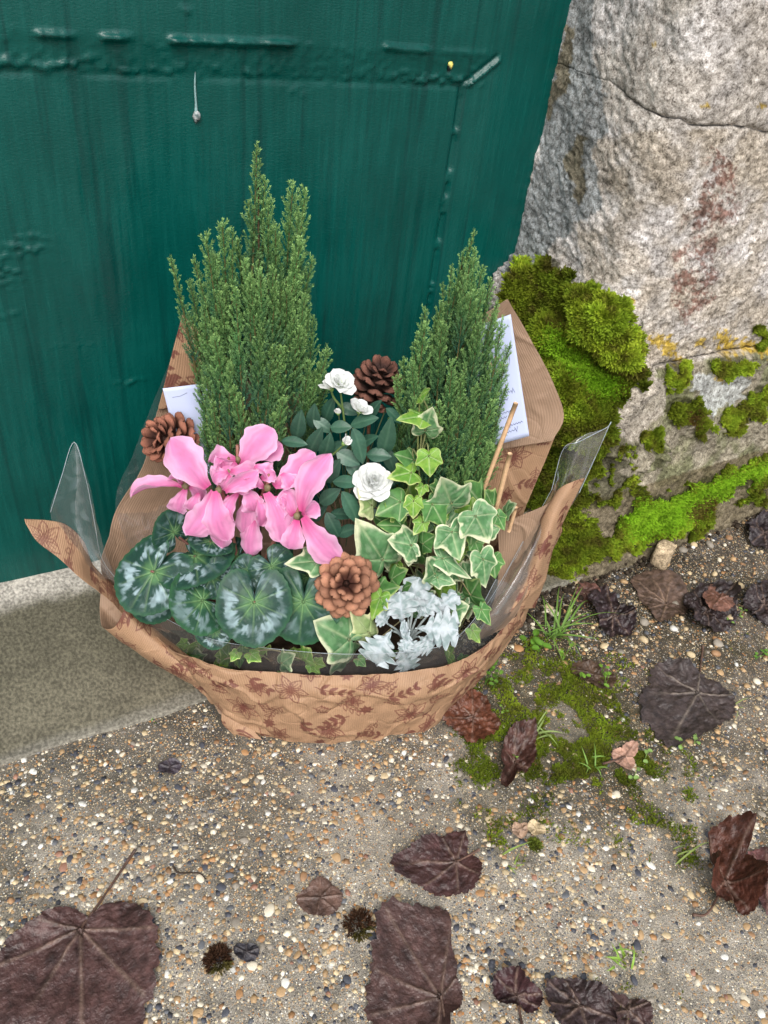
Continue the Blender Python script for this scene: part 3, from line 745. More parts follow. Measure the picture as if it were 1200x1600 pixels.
# ------------------------------------------------------------------ pebbles in and on the ground
def pebble_mesh(k, sub):
    import bmesh
    bm = bmesh.new(); bmesh.ops.create_icosphere(bm, subdivisions=sub, radius=1)
    V = np.array([v.co[:] for v in bm.verts]); F = np.array([[v.index for v in f.verts] for f in bm.faces]); bm.free()
    R = np.random.default_rng(200 + k)
    V = V * (1 + (fbm(V * 1.3 + k * 5.7, 2, k)[:, None] - .5) * .55)
    V = V * [1, R.uniform(.62, .9), R.uniform(.5, .7)]
    return V, F
PEB_COL = [S(172, 142, 104), S(196, 176, 140), S(216, 206, 184), S(212, 210, 202), S(70, 72, 80), S(96, 98, 102), S(164, 124, 84), S(150, 116, 84), S(140, 132, 120), S(146, 108, 90)]
PEB_W = np.array([.22, .18, .12, .045, .13, .07, .07, .07, .10, .02]); PEB_W = PEB_W / PEB_W.sum()
big_shapes = []
for k in range(6):
    for c in range(len(PEB_COL)):
        pass
def peb_spots(n, seed, wide=0):
    R = np.random.default_rng(seed); q = R.uniform((-40 - 320 * wide, 770), (1240 + 260 * wide, 1640 + 160 * wide), (n, 2))
    w = np.array([PZ(x, y) for x, y in q])
    ok = (w[:, 1] < .70 + .01 * (w[:, 0] > .8)) & (w[:, 0] > -.3 - .3 * wide)
    bx, by = (w - O) @ E1, (w - O) @ E2
    ok &= ~((np.abs(bx) < .19) & (by > .01) & (by < .3))
    return w[ok], R
def peb_rot(R, n):
    a = R.uniform(0, 6.28, n); t = R.normal(0, .18, (n, 2))
    return a, t
# 1. the three hundred that show largest
w, R = peb_spots(900, 21)
gravel_zone = sm(w[:, 0] - .62 + (w[:, 1] - .4) * .9, .15, .45)
dm = moss_amount(proj(w), MOSS_GROUND)
w = w[(R.uniform(size=len(w)) < .30 + .65 * gravel_zone) & (R.uniform(size=len(w)) > dm * .35)][:292]
gz_ = sm(w[:, 0] - .62 + (w[:, 1] - .4) * .9, .15, .45)
shape_cache = {}
for i, p in enumerate(w):
    k, c = int(R.integers(0, 6)), int(R.choice(len(PEB_COL), p=PEB_W))
    if (k, c) not in shape_cache:
        V, F = pebble_mesh(k, 2); col = PEB_COL[c] * (.85 + .3 * fbm(V * 2 + k, 3, c)[:, None])
        me = mesh('pebble', V, F, col); me.materials.append(MAT['pebble']); shape_cache[(k, c)] = me
    sz = R.uniform(.0035, .0068) * (1 + .5 * gz_[i]) * (1.35 if R.uniform() < .12 else 1)
    zz = float(ground_h(p[:1], p[1:2])[0]) + sz * (.02 + .32 * gz_[i]) - sz * .12
    m = Matrix.Translation((p[0], p[1], zz)) @ Matrix.Rotation(R.uniform(0, 6.28), 4, 'Z') @ Matrix.Rotation(R.normal(0, .2), 4, 'X') @ Matrix.Diagonal((sz, sz, sz * (.55 + .4 * gz_[i]), 1))
    inst(ground, 'pebble', shape_cache[(k, c)], m)
# 2. all the smaller ones, too many to count
def many_pebbles(n, seed, smin, smax, sub, power):
    w, R = peb_spots(n, seed, 1)
    gz = sm(w[:, 0] - .62 + (w[:, 1] - .4) * .9, .15, .45)
    dm = moss_amount(proj(w), MOSS_GROUND)
    clump = fbm(w * [9, 9, 0], 3, seed)
    keep = (R.uniform(size=len(w)) > dm * .5) & (R.uniform(size=len(w)) < sm(clump, .28, .6) * .75 + .25)
    w, gz = w[keep], gz[keep]; n = len(w); B = Bag()
    sz = smin + (smax - smin) * R.uniform(size=n) ** power
    kind = R.integers(0, 8, n); ci = R.choice(len(PEB_COL), n, p=PEB_W)
    zz = ground_h(w[:, 0], w[:, 1]) - sz * .15 + sz * .3 * gz
    for k in range(8):
        V0, F0 = pebble_mesh(k, sub); j = np.where(kind == k)[0]
        a = R.uniform(0, 6.28, len(j)); ca, sa = np.cos(a)[:, None], np.sin(a)[:, None]
        fl = (.6 + .35 * gz[j])[:, None]
        x = (V0[:, 0] * ca - V0[:, 1] * sa) * sz[j, None] + w[j, 0:1]; y = (V0[:, 0] * sa + V0[:, 1] * ca) * sz[j, None] + w[j, 1:2]
        z = V0[:, 2] * sz[j, None] * fl + zz[j, None]
        V = np.stack([x, y, z], -1).reshape(-1, 3)
        F = (F0[None] + (np.arange(len(j)) * len(V0))[:, None, None]).reshape(-1, 3)
        col = np.repeat(np.array(PEB_COL)[ci[j]] * R.uniform(.75, 1.2, (len(j), 1)), len(V0), 0)
        B.add(V, F, col)
    return B.get()
V, F, C_ = many_pebbles(29000, 31, .0012, .0060, 1, 1.9)
tag(part(ground, 'gravel', V, F, MAT['pebble'], C_), 'small mixed pebbles set in the ground', kind='stuff')
V, F, C_ = many_pebbles(44000, 32, .0007, .0016, 0 + 1, 1.2)
tag(part(ground, 'grit', V, F, MAT['pebble'], C_), 'fine pale grit in the ground', kind='stuff')
def stone_lump(name, px, py, rx, ry, rz, seed, col, label, rot=0, flat=.0):
    th, ph = np.meshgrid(np.linspace(0, math.pi, 15), np.arange(22) * 2 * math.pi / 22, indexing='ij')
    d = np.stack([np.sin(th) * np.cos(ph), np.sin(th) * np.sin(ph), np.cos(th)], -1)
    k = np.sign(d) * np.abs(d) ** .62
    k = k * (1 + .5 * (fbm(d * 1.4 + seed, 3, seed)[..., None] - .5))
    k = k * [rx, ry, rz]; c, s = math.cos(rot), math.sin(rot)
    V = np.stack([k[..., 0] * c - k[..., 1] * s, k[..., 0] * s + k[..., 1] * c, k[..., 2]], -1).reshape(-1, 3)
    p = PZ(px, py); V = V + p + [0, 0, rz * .7]
    tag(part(None, name, V, gridf(15, 22, True)[:, ::-1], MAT['stone'], col), label, 'stone')
stone_lump('loose_stone', 1030, 880, .021, .018, .028, 3, S(196, 176, 146), 'squarish pale beige stone standing against the mossy wall foot', .5)
stone_lump('slate_pebble', 1172, 935, .013, .010, .008, 9, S(84, 88, 100), 'smooth dark bluish pebble near the right edge')
# crumbs of black soil along the wall foot
R = np.random.default_rng(77); B = Bag()
for k in range(700):
    x = R.uniform(.72, 1.6); y = np.interp(x, [.82, 1.47], [.705, .752]) - abs(R.normal(0, .022)) - .004
    if x < .82: y = R.uniform(.62, .705)
    r = R.uniform(.0015, .006); V, F = blob((x, y, r * .4), r, r, r * .8, int(R.integers(0, 30)), .5, 5, 7)
    B.add(V, F, S(58, 50, 42) * R.uniform(.6, 1.3))
V, F, C_ = B.get()
tag(part(None, 'soil_crumbs', V, F, MAT['soil'], C_), 'crumbs of dark soil lying along the foot of the stone wall', 'soil', kind='stuff')

# ------------------------------------------------------------------ fallen vine leaves
def fallen_leaf(centre, outline, label, col=(74, 52, 50), lift=.010, crump=.006, petiole=None, seed=0, fold=0., veins=True, z0=.003, cat='leaf', name='fallen_leaf', veincol=(120, 100, 88), fseed=0.):
    c = PZ(*centre); o = np.array([PZ(*q) for q in outline]) - c
    ang = np.arctan2(o[:, 1], o[:, 0]); rad = np.hypot(o[:, 0], o[:, 1])
    k = np.argsort(ang); ang, rad = ang[k], rad[k]; Rm = rad.max()
    A = np.concatenate([ang - 2 * math.pi, ang, ang + 2 * math.pi]); Q = np.tile(rad, 3)
    serr = lambda t: 1 + .05 * np.sin(t * 37 + seed) * np.sin(t * 13 + seed) + .05 * (fbm(np.stack([np.cos(t) * 5 + seed, np.sin(t) * 5, 0 * t], -1), 3, seed) - .5)
    Rf = lambda t: np.interp(t, A, Q) * serr(t)
    X, Y, r, t, F = polar(Rf, 26, 144)
    p = np.stack([X, Y, 0 * X], -1)
    z = z0 + lift * r ** 2 * (.35 + .65 * np.cos(2 * t + seed)) ** 2
    z = z + crump * 1.3 * (fbm(p * 38 + seed * 7, 3, seed) - .42) * (.3 + r) + (.0015 + crump * .35) * (np.abs(fbm(p * 120 + seed, 2, seed + 3) - .5) * 2 - .4)
    # main veins run to the strongest points of the outline
    va = []
    for a in ang[np.argsort(-rad)]:
        if all(abs((a - b + math.pi) % (2 * math.pi) - math.pi) > .5 for b in va) and len(va) < 6: va.append(a)
    va = np.array(va)
    vr = np.zeros(len(X))
    main = np.sort(va)
    for a in main:
        d = np.abs(X * -math.sin(a) + Y * math.cos(a)); fw = (X * math.cos(a) + Y * math.sin(a)) > 0
        vr = np.maximum(vr, np.exp(-(d / (.0015 * (1.3 - .7 * r))) ** 2) * fw * (r < .93))
    # side veins as feathered stripes between the main ones
    dm_ = np.min(np.abs((t[:, None] - main[None] + math.pi) % (2 * math.pi) - math.pi), axis=1)
    sv = np.exp(-((np.sin((r * 9 - dm_ * 3.2) * math.pi) / .2) ** 2)) * (r > .15) * (r < .92) * .45
    z = z + vr * .0017 + sv * .0009
    if fold:
        fa = fseed; dd = X * -math.sin(fa) + Y * math.cos(fa)
        z = z + fold * np.maximum(0, np.abs(dd)) ** 1.15 * 1.6
        p2 = dd * (1 - .45 * min(fold, 1.2) / 1.2)
        X = X + (p2 - dd) * -math.sin(fa) * .5; Y = Y + (p2 - dd) * math.cos(fa) * .5
    V = np.stack([X, Y, z], -1) + c
    V[:, 2] += ground_h(V[:, 0], V[:, 1])
    low = (V[:, 2] - ground_h(V[:, 0], V[:, 1])).min(); V[:, 2] += max(0, .0012 - low)
    base = S(*col) * [.74, .74, .70]; cc = base * (.55 + .95 * fbm(p * 60 + seed, 4, seed + 9)[:, None])
    cc = mix(cc, S(*veincol), np.clip(vr * .5 + sv * .2, 0, 1) * (1 if veins else .2))
    T = thing(name, label, cat, (c[0], c[1], float(ground_h(c[:1], c[1:2])[0])))
    part(T, 'blade', V, F, MAT['dead'], cc)
    if petiole:
        pp = [PZ(*centre) + [0, 0, z0 + .003]] + [PZ(x, y) + [0, 0, .004] for x, y in petiole]
        V, F = tube(pp, [.0016, .0013, .0019], 7, 14)
        part(T, 'stalk', V, F, MAT['dead'], S(92, 70, 60))
    return T
fallen_leaf((127, 1455), [(128, 1430), (95, 1425), (60, 1445), (20, 1470), (-12, 1520), (-20, 1570), (10, 1640), (90, 1690), (130, 1700), (205, 1640), (235, 1570), (250, 1500), (247, 1460), (225, 1425), (190, 1412), (160, 1418), (138, 1440)],
    'very large flat dark purple vine leaf with stalk at the lower left corner', (78, 55, 54), .011, .006, [(165, 1400), (212, 1330)], 1)
fallen_leaf((712, 1350), [(605, 1352), (640, 1330), (690, 1312), (725, 1303), (728, 1335), (750, 1350), (748, 1375), (735, 1395), (715, 1400), (690, 1403), (660, 1390), (635, 1375)],
    'triangular dark maroon fallen leaf in the middle of the pebbled concrete', (70, 46, 46), .008, .006, [(730, 1340), (748, 1330)], 2)
fallen_leaf((688, 1560), [(595, 1418), (650, 1420), (705, 1428), (703, 1480), (712, 1530), (700, 1590), (680, 1650), (600, 1650), (572, 1590), (580, 1520), (585, 1470)],
    'large squarish dark brown leaf at the bottom edge left of two curled ones', (80, 58, 56), .010, .006, [(695, 1600), (700, 1640)], 3)
fallen_leaf((500, 1404), [(462, 1405), (480, 1390), (500, 1372), (520, 1385), (535, 1400), (525, 1425), (495, 1432), (470, 1420)], 'small faded brown leaf scrap flattened on the concrete', (104, 80, 72), .002, .002, None, 4, z0=.001, veins=False)
fallen_leaf((805, 1560), [(768, 1530), (800, 1525), (812, 1545), (848, 1555), (840, 1578), (808, 1585), (775, 1572)], 'small curled dark leaf at the bottom edge beside the squarish one', (66, 42, 46), .022, .016, [(812, 1590), (816, 1612)], 5)
fallen_leaf((905, 1575), [(850, 1540), (880, 1532), (915, 1540), (950, 1570), (965, 1600), (920, 1630), (865, 1610), (852, 1575)], 'crumpled blackish leaf at the bottom edge, middle of three', (62, 48, 50), .016, .012, None, 6)
fallen_leaf((980, 1580), [(942, 1548), (965, 1555), (985, 1562), (1010, 1570), (1012, 1610), (975, 1625), (955, 1590)], 'thin dark leaf at the bottom edge, right of the crumpled blackish one', (66, 48, 48), .012, .010, None, 7)
fallen_leaf((1130, 1380), [(1102, 1310), (1130, 1298), (1165, 1305), (1158, 1350), (1172, 1395), (1168, 1435), (1135, 1425), (1092, 1418), (1098, 1370), (1112, 1340)], 'upright curled reddish brown leaf near the right edge', (86, 50, 40), .030, .014, [(1105, 1428), (1080, 1432)], 8, fold=.8, fseed=1.2)
fallen_leaf((1195, 1375), [(1172, 1335), (1195, 1325), (1230, 1340), (1230, 1420), (1195, 1432), (1182, 1400)], 'dull purple leaf cut by the right edge beside the curled reddish one', (108, 72, 72), .014, .010, None, 9)
fallen_leaf((1087, 1088), [(1090, 1055), (1045, 1040), (1020, 1045), (1012, 1075), (998, 1090), (1002, 1125), (1020, 1145), (1042, 1172), (1080, 1155), (1120, 1140), (1145, 1110), (1142, 1092), (1125, 1075), (1105, 1065)], 'large round greyish black vine leaf with raised veins on the gravel', (68, 58, 58), .012, .009, [(1092, 1055), (1097, 1012)], 10, veincol=(140, 128, 116))
fallen_leaf((1040, 945), [(985, 905), (1010, 896), (1045, 902), (1062, 915), (1070, 945), (1052, 968), (1030, 978), (1012, 955), (995, 930)], 'brown grey rounded leaf below the pale beige stone', (92, 74, 66), .010, .006, None, 11, veincol=(140, 116, 98))
fallen_leaf((1103, 960), [(1065, 950), (1080, 930), (1100, 922), (1140, 932), (1142, 955), (1128, 990), (1100, 994), (1072, 980)], 'shiny black crumpled leaf beside the brown grey rounded leaf', (52, 42, 44), .026, .022, None, 12)
fallen_leaf((1118, 948), [(1100, 935), (1128, 925), (1140, 945), (1135, 962), (1105, 965)], 'small brownish pink leaf flap lying on the shiny black leaf', (120, 84, 72), .004, .003, None, 13, z0=.020, veins=False)
fallen_leaf((955, 968), [(926, 930), (945, 920), (958, 935), (965, 955), (985, 975), (982, 998), (955, 1002), (935, 975)], 'black twisted leaf right of the big grass tuft', (50, 38, 42), .024, .020, None, 14)
fallen_leaf((1192, 950), [(1165, 935), (1182, 922), (1230, 915), (1240, 970), (1200, 985), (1172, 970)], 'black crumpled leaf cut by the right edge near the dark pebble', (48, 38, 40), .024, .018, None, 15)
fallen_leaf((738, 1125), [(690, 1132), (705, 1100), (735, 1082), (760, 1092), (765, 1115), (782, 1135), (765, 1155), (735, 1168), (712, 1148)], 'shiny rust brown crumpled leaf touching the corner of the paper wrap', (104, 62, 46), .012, .014, [(700, 1130), (670, 1112)], 16, z0=.006)
fallen_leaf((803, 1195), [(800, 1150), (832, 1148), (835, 1180), (825, 1210), (800, 1225), (778, 1258), (766, 1255), (780, 1215), (782, 1180)], 'narrow curled dark brown leaf in front of the rust brown one', (78, 50, 44), .026, .012, None, 17, fold=.7, fseed=1.0)
fallen_leaf((975, 1186), [(955, 1178), (970, 1172), (993, 1162), (988, 1185), (985, 1204), (965, 1198)], 'small pinkish triangular leaf on the ground moss', (176, 138, 122), .005, .004, [(955, 1192), (940, 1196)], 18, veins=False)
fallen_leaf((915, 926), [(900, 920), (915, 910), (932, 920), (930, 938), (912, 944)], 'small reddish brown leaf scrap above the black twisted leaf', (104, 72, 66), .006, .006, None, 19, veins=False)
fallen_leaf((1192, 838), [(1165, 835), (1180, 815), (1230, 808), (1230, 858), (1195, 862), (1172, 852)], 'dark crumpled leaf at the right edge under the mossy wall', (54, 46, 50), .022, .016, None, 20)
fallen_leaf((812, 1300), [(798, 1300), (812, 1290), (826, 1290), (822, 1304), (808, 1312)], 'tiny pale beige leaf curl, left of a touching pair', (190, 158, 136), .006, .004, None, 21, veins=False)
fallen_leaf((836, 1299), [(824, 1290), (838, 1288), (852, 1300), (838, 1310), (828, 1306)], 'tiny cream leaf curl, right of a touching pair', (206, 184, 150), .006, .004, None, 22, veins=False)
fallen_leaf((266, 1202), [(248, 1198), (262, 1192), (284, 1198), (280, 1210), (262, 1214)], 'tiny black purple leaf scrap on bare concrete before the step', (66, 60, 70), .004, .004, None, 23, veins=False)
fallen_leaf((930, 1056), [(890, 1045), (915, 1035), (940, 1045), (962, 1060), (950, 1078), (915, 1068)], 'ragged dark brown leaf scrap half sunk in the ground moss', (78, 60, 48), .004, .008, None, 24, veins=False)
fallen_leaf((385, 1490), [(365, 1482), (385, 1478), (405, 1484), (402, 1498), (380, 1502)], 'tiny blackish leaf scrap beside the dark brown moss ball', (58, 56, 64), .003, .004, None, 25, veins=False)

# ------------------------------------------------------------------ weeds and grass on the ground
def grass_prof(u): return np.clip((1 - u ** 2.2) * (.55 + .45 * np.minimum(u * 6, 1)), .03, 1)
def tuft(centre, tips, label, w=.0035, col=(104, 142, 60), name='grass_tuft', cat='grass', hgt=.03, seed=0):
    c = PZ(*centre); R = np.random.default_rng(seed)
    T = thing(name, label, cat, (c[0], c[1], float(ground_h(c[:1], c[1:2])[0])))
    for x, y in tips:
        t = PZ(x, y) + [0, 0, R.uniform(.004, hgt * .6)]
        b0 = c + [R.normal(0, .006), R.normal(0, .006), -.001]
        V, F, u, v = strip(b0, t, grass_prof, w * R.uniform(.7, 1.2), bend=R.uniform(.10, .28), twist=R.uniform(-.6, .6), facing=.3, nu=12, nv=3, fold=.4)
        part(T, 'blade', V, F, MAT['grass'], mix(S(*col) * R.uniform(.75, 1.1), S(150, 176, 96), u * .35))
    return T
R = np.random.default_rng(5)
tips = [(820, 960), (845, 935), (870, 930), (905, 935), (925, 945), (935, 985), (930, 1015), (905, 1045), (880, 1050), (860, 1040), (970, 980), (830, 985), (895, 960), (915, 1000), (850, 1005), (865, 955), (890, 1030), (840, 950), (925, 965), (908, 1025), (878, 940), (850, 975), (822, 1000), (900, 925)]
tuft((868, 992), tips, 'large tuft of thin green grass beside the paper wrap', .0034, hgt=.05, seed=3)
tuft((845, 1145), [(860, 1110), (880, 1150), (832, 1165), (870, 1175), (850, 1125), (828, 1140)], 'small pale grass tuft on the ground moss', .003, (140, 160, 96), hgt=.02, seed=4)
tuft((925, 1195), [(905, 1172), (945, 1185), (912, 1215), (938, 1220), (925, 1165), (900, 1195), (950, 1205)], 'small bright grass sprig left of the pinkish triangular leaf', .003, (120, 160, 70), hgt=.02, seed=5)
tuft((962, 1500), [(985, 1480), (995, 1498), (950, 1478), (945, 1520), (978, 1520), (940, 1500), (965, 1475)], 'bright green weed sprig near the bottom right', .003, (136, 172, 70), hgt=.02, seed=6)
tuft((238, 1125), [(232, 1112), (246, 1114), (240, 1135), (230, 1122)], 'tiny grass sprig at the edge of the step', .002, (104, 140, 62), hgt=.012, seed=7)
tuft((1055, 1338), [(1108, 1320), (1070, 1325), (1080, 1332)], 'two thin pale grass blades beside the curled reddish leaf', .0022, (150, 168, 90), hgt=.012, seed=8)
tuft((800, 1350), [(790, 1365), (812, 1335), (818, 1355), (830, 1318), (806, 1372)], 'sparse grass sprig right of the triangular maroon leaf', .0022, (130, 150, 70), hgt=.012, seed=9)
tuft((1150, 1105), [(1145, 1130), (1160, 1110), (1140, 1090), (1170, 1095)], 'sparse pale sprig right of the round black vine leaf', .0022, (150, 160, 96), hgt=.012, seed=10)
def round_prof(u): return np.sqrt(np.clip(1 - (2 * u - 1) ** 2, 0, 1)) * .95 + .03
def weed(spots, label, size, col, seed, hgt=.02):
    c = PZ(*np.mean(spots, 0)); R = np.random.default_rng(seed)
    T = thing('weed_seedling', label, 'weed', (c[0], c[1], float(ground_h(c[:1], c[1:2])[0])))
    for x, y in spots:
        for k in range(3):
            t = PZ(x + R.normal(0, 5), y + R.normal(0, 5)) + [0, 0, R.uniform(.4, 1) * hgt]
            a = R.uniform(0, 6.28); d = np.array([math.cos(a), math.sin(a), R.uniform(-.2, .25)]) * size * R.uniform(.7, 1.2)
            V, F, u, v = strip(t, t + d, round_prof, size * .8, cup=.08, bend=.05, facing=.15, nu=8, nv=7)
            lf = part(T, 'leaf', V, F, MAT['grass'], mix(S(*col), S(*col) * .7, np.abs(v)) * R.uniform(.8, 1.15))
            g0 = PZ(x, y); V, F = tube([g0 + [0, 0, -.002], (g0 + t) / 2 + [0, 0, .003], t], [.0006, .0005], 4, 6)
            part(T, 'stem', V, F, MAT['grass'], S(*col) * .8)
weed([(752, 1042), (765, 1052), (758, 1068), (775, 1062), (748, 1060), (770, 1075), (760, 1032)], 'cluster of small round leaved weeds behind the rust brown leaf', .008, (104, 146, 56), 1, .03)
weed([(830, 1008), (842, 1018), (822, 1016)], 'small broad leaved weed at the foot of the large grass tuft', .014, (104, 150, 52), 2, .02)
weed([(880, 1030), (905, 1060), (940, 1052), (945, 1072)], 'scattered green seedlings between grass tuft and round black leaf', .008, (118, 160, 58), 3)
weed([(1008, 1186), (990, 1215)], 'pair of pale green seedlings beside the pinkish triangular leaf', .008, (140, 172, 96), 4, .012)
weed([(1062, 1168), (1085, 1162)], 'pale green seedling peeping out under the round black vine leaf', .008, (140, 172, 96), 5, .012)
weed([(1140, 970), (1155, 962)], 'tiny green seedling beside the shiny black leaf', .006, (130, 164, 80), 6, .012)
weed([(1190, 1025), (1180, 1032)], 'tiny green seedling at the right edge', .007, (110, 160, 64), 7, .012)
weed([(788, 1112), (796, 1180)], 'tiny seedlings between rust brown and narrow curled leaf', .005, (130, 165, 70), 8, .01)
def moss_ball(px, py, r, label, seed, col=(70, 48, 34)):
    c = PZ(px, py); R = np.random.default_rng(seed); n = 800
    d = R.normal(size=(n, 3)); d[:, 2] = np.abs(d[:, 2]); d /= np.linalg.norm(d, axis=1)[:, None]
    pos = c + d * r * [1, 1, .55] * R.uniform(.5, 1, (n, 1))
    cc = mix(S(*col), S(84, 84, 36), (d[:, 1] < -.5) * .6) * R.uniform(.6, 1.2, (n, 1))
    V, F, C_ = sprigs(pos, d, np.full(n, .005), cc, 2, .8, seed)
    tag(part(None, 'moss_ball', V, F, MAT['moss'], C_, smooth=False), label, 'moss')
moss_ball(340, 1500, .014, 'dark brown moss ball left of the tiny blackish scrap', 1)
moss_ball(560, 1446, .017, 'dark brown moss ball left of the large squarish leaf', 2)
moss_ball(835, 1322, .008, 'little green moss dab below the pale leaf curls', 3, (100, 112, 40))
def twig(pts, label, r=.0012):
    V, F = tube([PZ(x, y) + [0, 0, .003] for x, y in pts], [r, r * .8, r * .5], 5, 12)
    tag(part(None, 'twig', V, F, MAT['bark'], S(60, 50, 42)), label, 'twig')
twig([(270, 1355), (280, 1366), (310, 1366), (322, 1376)], 'thin dark twig lying on the concrete before the wrap')
twig([(1100, 880), (1130, 890), (1150, 905)], 'thin brown twig near the brown grey rounded leaf', .001)
# ------------------------------------------------------------------ kraft paper with printed flowers
TW, TH, TR = 520, 360, .0005               # printed repeat: 26 x 18 cm
PRINT = np.zeros((TH, TW))
def stamp(pts, rad, val=1.0):
    for x, y in pts:
        cx, cy, r = x / TR, y / TR, rad / TR
        x0, x1, y0, y1 = int(cx - r - 2), int(cx + r + 3), int(cy - r - 2), int(cy + r + 3)
        gx, gy = np.meshgrid(np.arange(x0, x1), np.arange(y0, y1))
        d = np.clip(r + .5 - np.hypot(gx - cx, gy - cy), 0, 1) * val
        gx, gy = gx % TW, gy % TH
        PRINT[gy, gx] = np.maximum(PRINT[gy, gx], d)
def pline(pts, rad=.0005, n=None):
    p = np.asarray(pts, float); L = np.linalg.norm(np.diff(p, axis=0), axis=1).sum()
    stamp(crom(p, max(4, int(L / .0006))), rad)
def fill(poly, val=.95):
    p = np.asarray(poly) / TR; lo, hi = np.floor(p.min(0)).astype(int), np.ceil(p.max(0)).astype(int) + 1
    gx, gy = np.meshgrid(np.arange(lo[0], hi[0]), np.arange(lo[1], hi[1]))
    m = inpoly(np.stack([gx, gy], -1), p) * val
    PRINT[gy % TH, gx % TW] = np.maximum(PRINT[gy % TH, gx % TW], m)
def rot2(p, a, o=(0, 0)):
    c, s = math.cos(a), math.sin(a); p = np.asarray(p, float)
    return np.stack([p[..., 0] * c - p[..., 1] * s + o[0], p[..., 0] * s + p[..., 1] * c + o[1]], -1)
def leaf_shape(L, W, n=14):
    u = np.linspace(0, 1, n); w = np.sin(u ** .8 * math.pi) * W / 2
    return np.concatenate([np.stack([u * L, w], -1), np.stack([u * L, -w], -1)[::-1]])
def line_flower(o, R_, a0, npet=6):
    for k in range(npet):
        a = a0 + k * 6.283 / npet
        out = leaf_shape(R_, R_ * .55)
        pline(rot2(np.concatenate([out, out[:1]]), a, o), .0008)
        for s in (-.12, 0, .12):
            pline(rot2([(R_ * .12, s * R_ * .4), (R_ * .45, s * R_ * 1.2), (R_ * .7, s * R_ * 1.3)], a, o), .0006)
    for k in range(14):
        a = a0 + .2 + k * .449
        pline(rot2([(0, 0), (R_ * .3, .0004), (R_ * .42, 0)], a, o), .0006); stamp([rot2([R_ * .44, 0], a, o)], .0007)
def spray(o, a, L, n, lw, fillit=True):
    pline(rot2([(0, 0), (L * .5, .004), (L, 0)], a, o), .0008)
    for k in range(n):
        u = (k + .6) / n
        for s in (-1, 1):
            q = rot2(leaf_shape(lw * (1.1 - .4 * u), lw * .42), s * .75, (u * L, .004 * math.sin(u * 3.1)))
            (fill if fillit else lambda z: pline(np.concatenate([z, z[:1]]), .0007))(rot2(q, a, o))
def berries(o, a, n):
    pline(rot2([(0, 0), (.012, .002), (.026, 0)], a, o), .0007)
    for k in range(n):
        u = .006 + .02 * k / n
        for s in (-1, 1):
            e = np.array([u + .006, s * .006]); pline(rot2([(u, 0), (u + .003, s * .004), e], a, o), .0006)
            t = np.linspace(0, 6.28, 12); pline(rot2(e + .0013 * np.stack([np.cos(t), np.sin(t)], -1), a, o), .0007)
def solid_flower(o, R_, a0, n=7):
    for k in range(n): fill(rot2(leaf_shape(R_, R_ * .5), a0 + k * 6.283 / n, o))
for o, r, a in (((.065, .005), .016, .5), ((.125, .065), .017, .1), ((.19, .175), .016, .8), ((.245, .045), .016, .3), ((.035, .04), .026, .2), ((.15, .03), .022, .9), ((.215, .105), .028, .4), ((.09, .13), .024, 1.3), ((.01, .15), .018, .1)): line_flower(o, r, a)
for o, a, L, n, lw in (((.07, .03), .25, .055, 4, .017), ((.17, .06), -.5, .05, 4, .016), ((.12, .10), 2.6, .05, 4, .016), ((.235, .15), .9, .045, 3, .016), ((.05, .10), 1.2, .04, 3, .015), ((.185, .155), 3.3, .05, 4, .015), ((.235, .02), .7, .04, 3, .017)): spray(o, a, L, n, lw)
for o, a, L, n, lw in (((.10, .065), .6, .045, 4, .013), ((.02, .08), 2.2, .04, 4, .013), ((.165, .115), 1.9, .04, 4, .012)): spray(o, a, L, n, lw, False)
for o, a in (((.065, .075), .5), ((.13, .155), -.4), ((.185, .02), 2.2), ((.245, .07), 1.2), ((.03, .01), -.7), ((.20, .075), 3.4)): berries(o, a, 4)
for o, r, a in (((.115, .01), .010, .3), ((.145, .085), .012, 0.), ((.075, .16), .010, .5), ((.255, .125), .011, .2), ((.05, .125), .008, 0)): solid_flower(o, r, a)
def print_at(s, t):
    x, y = (s / TR) % TW, (t / TR) % TH
    i, j = np.floor(x).astype(int), np.floor(y).astype(int); fx, fy = x - i, y - j
    g = lambda a, b: PRINT[b % TH, a % TW]
    return (g(i, j) * (1 - fx) + g(i + 1, j) * fx) * (1 - fy) + (g(i, j + 1) * (1 - fx) + g(i + 1, j + 1) * fx) * fy
KRAFT, KRAFT_IN, INK = S(166, 132, 103), S(157, 130, 108), S(96, 44, 42)
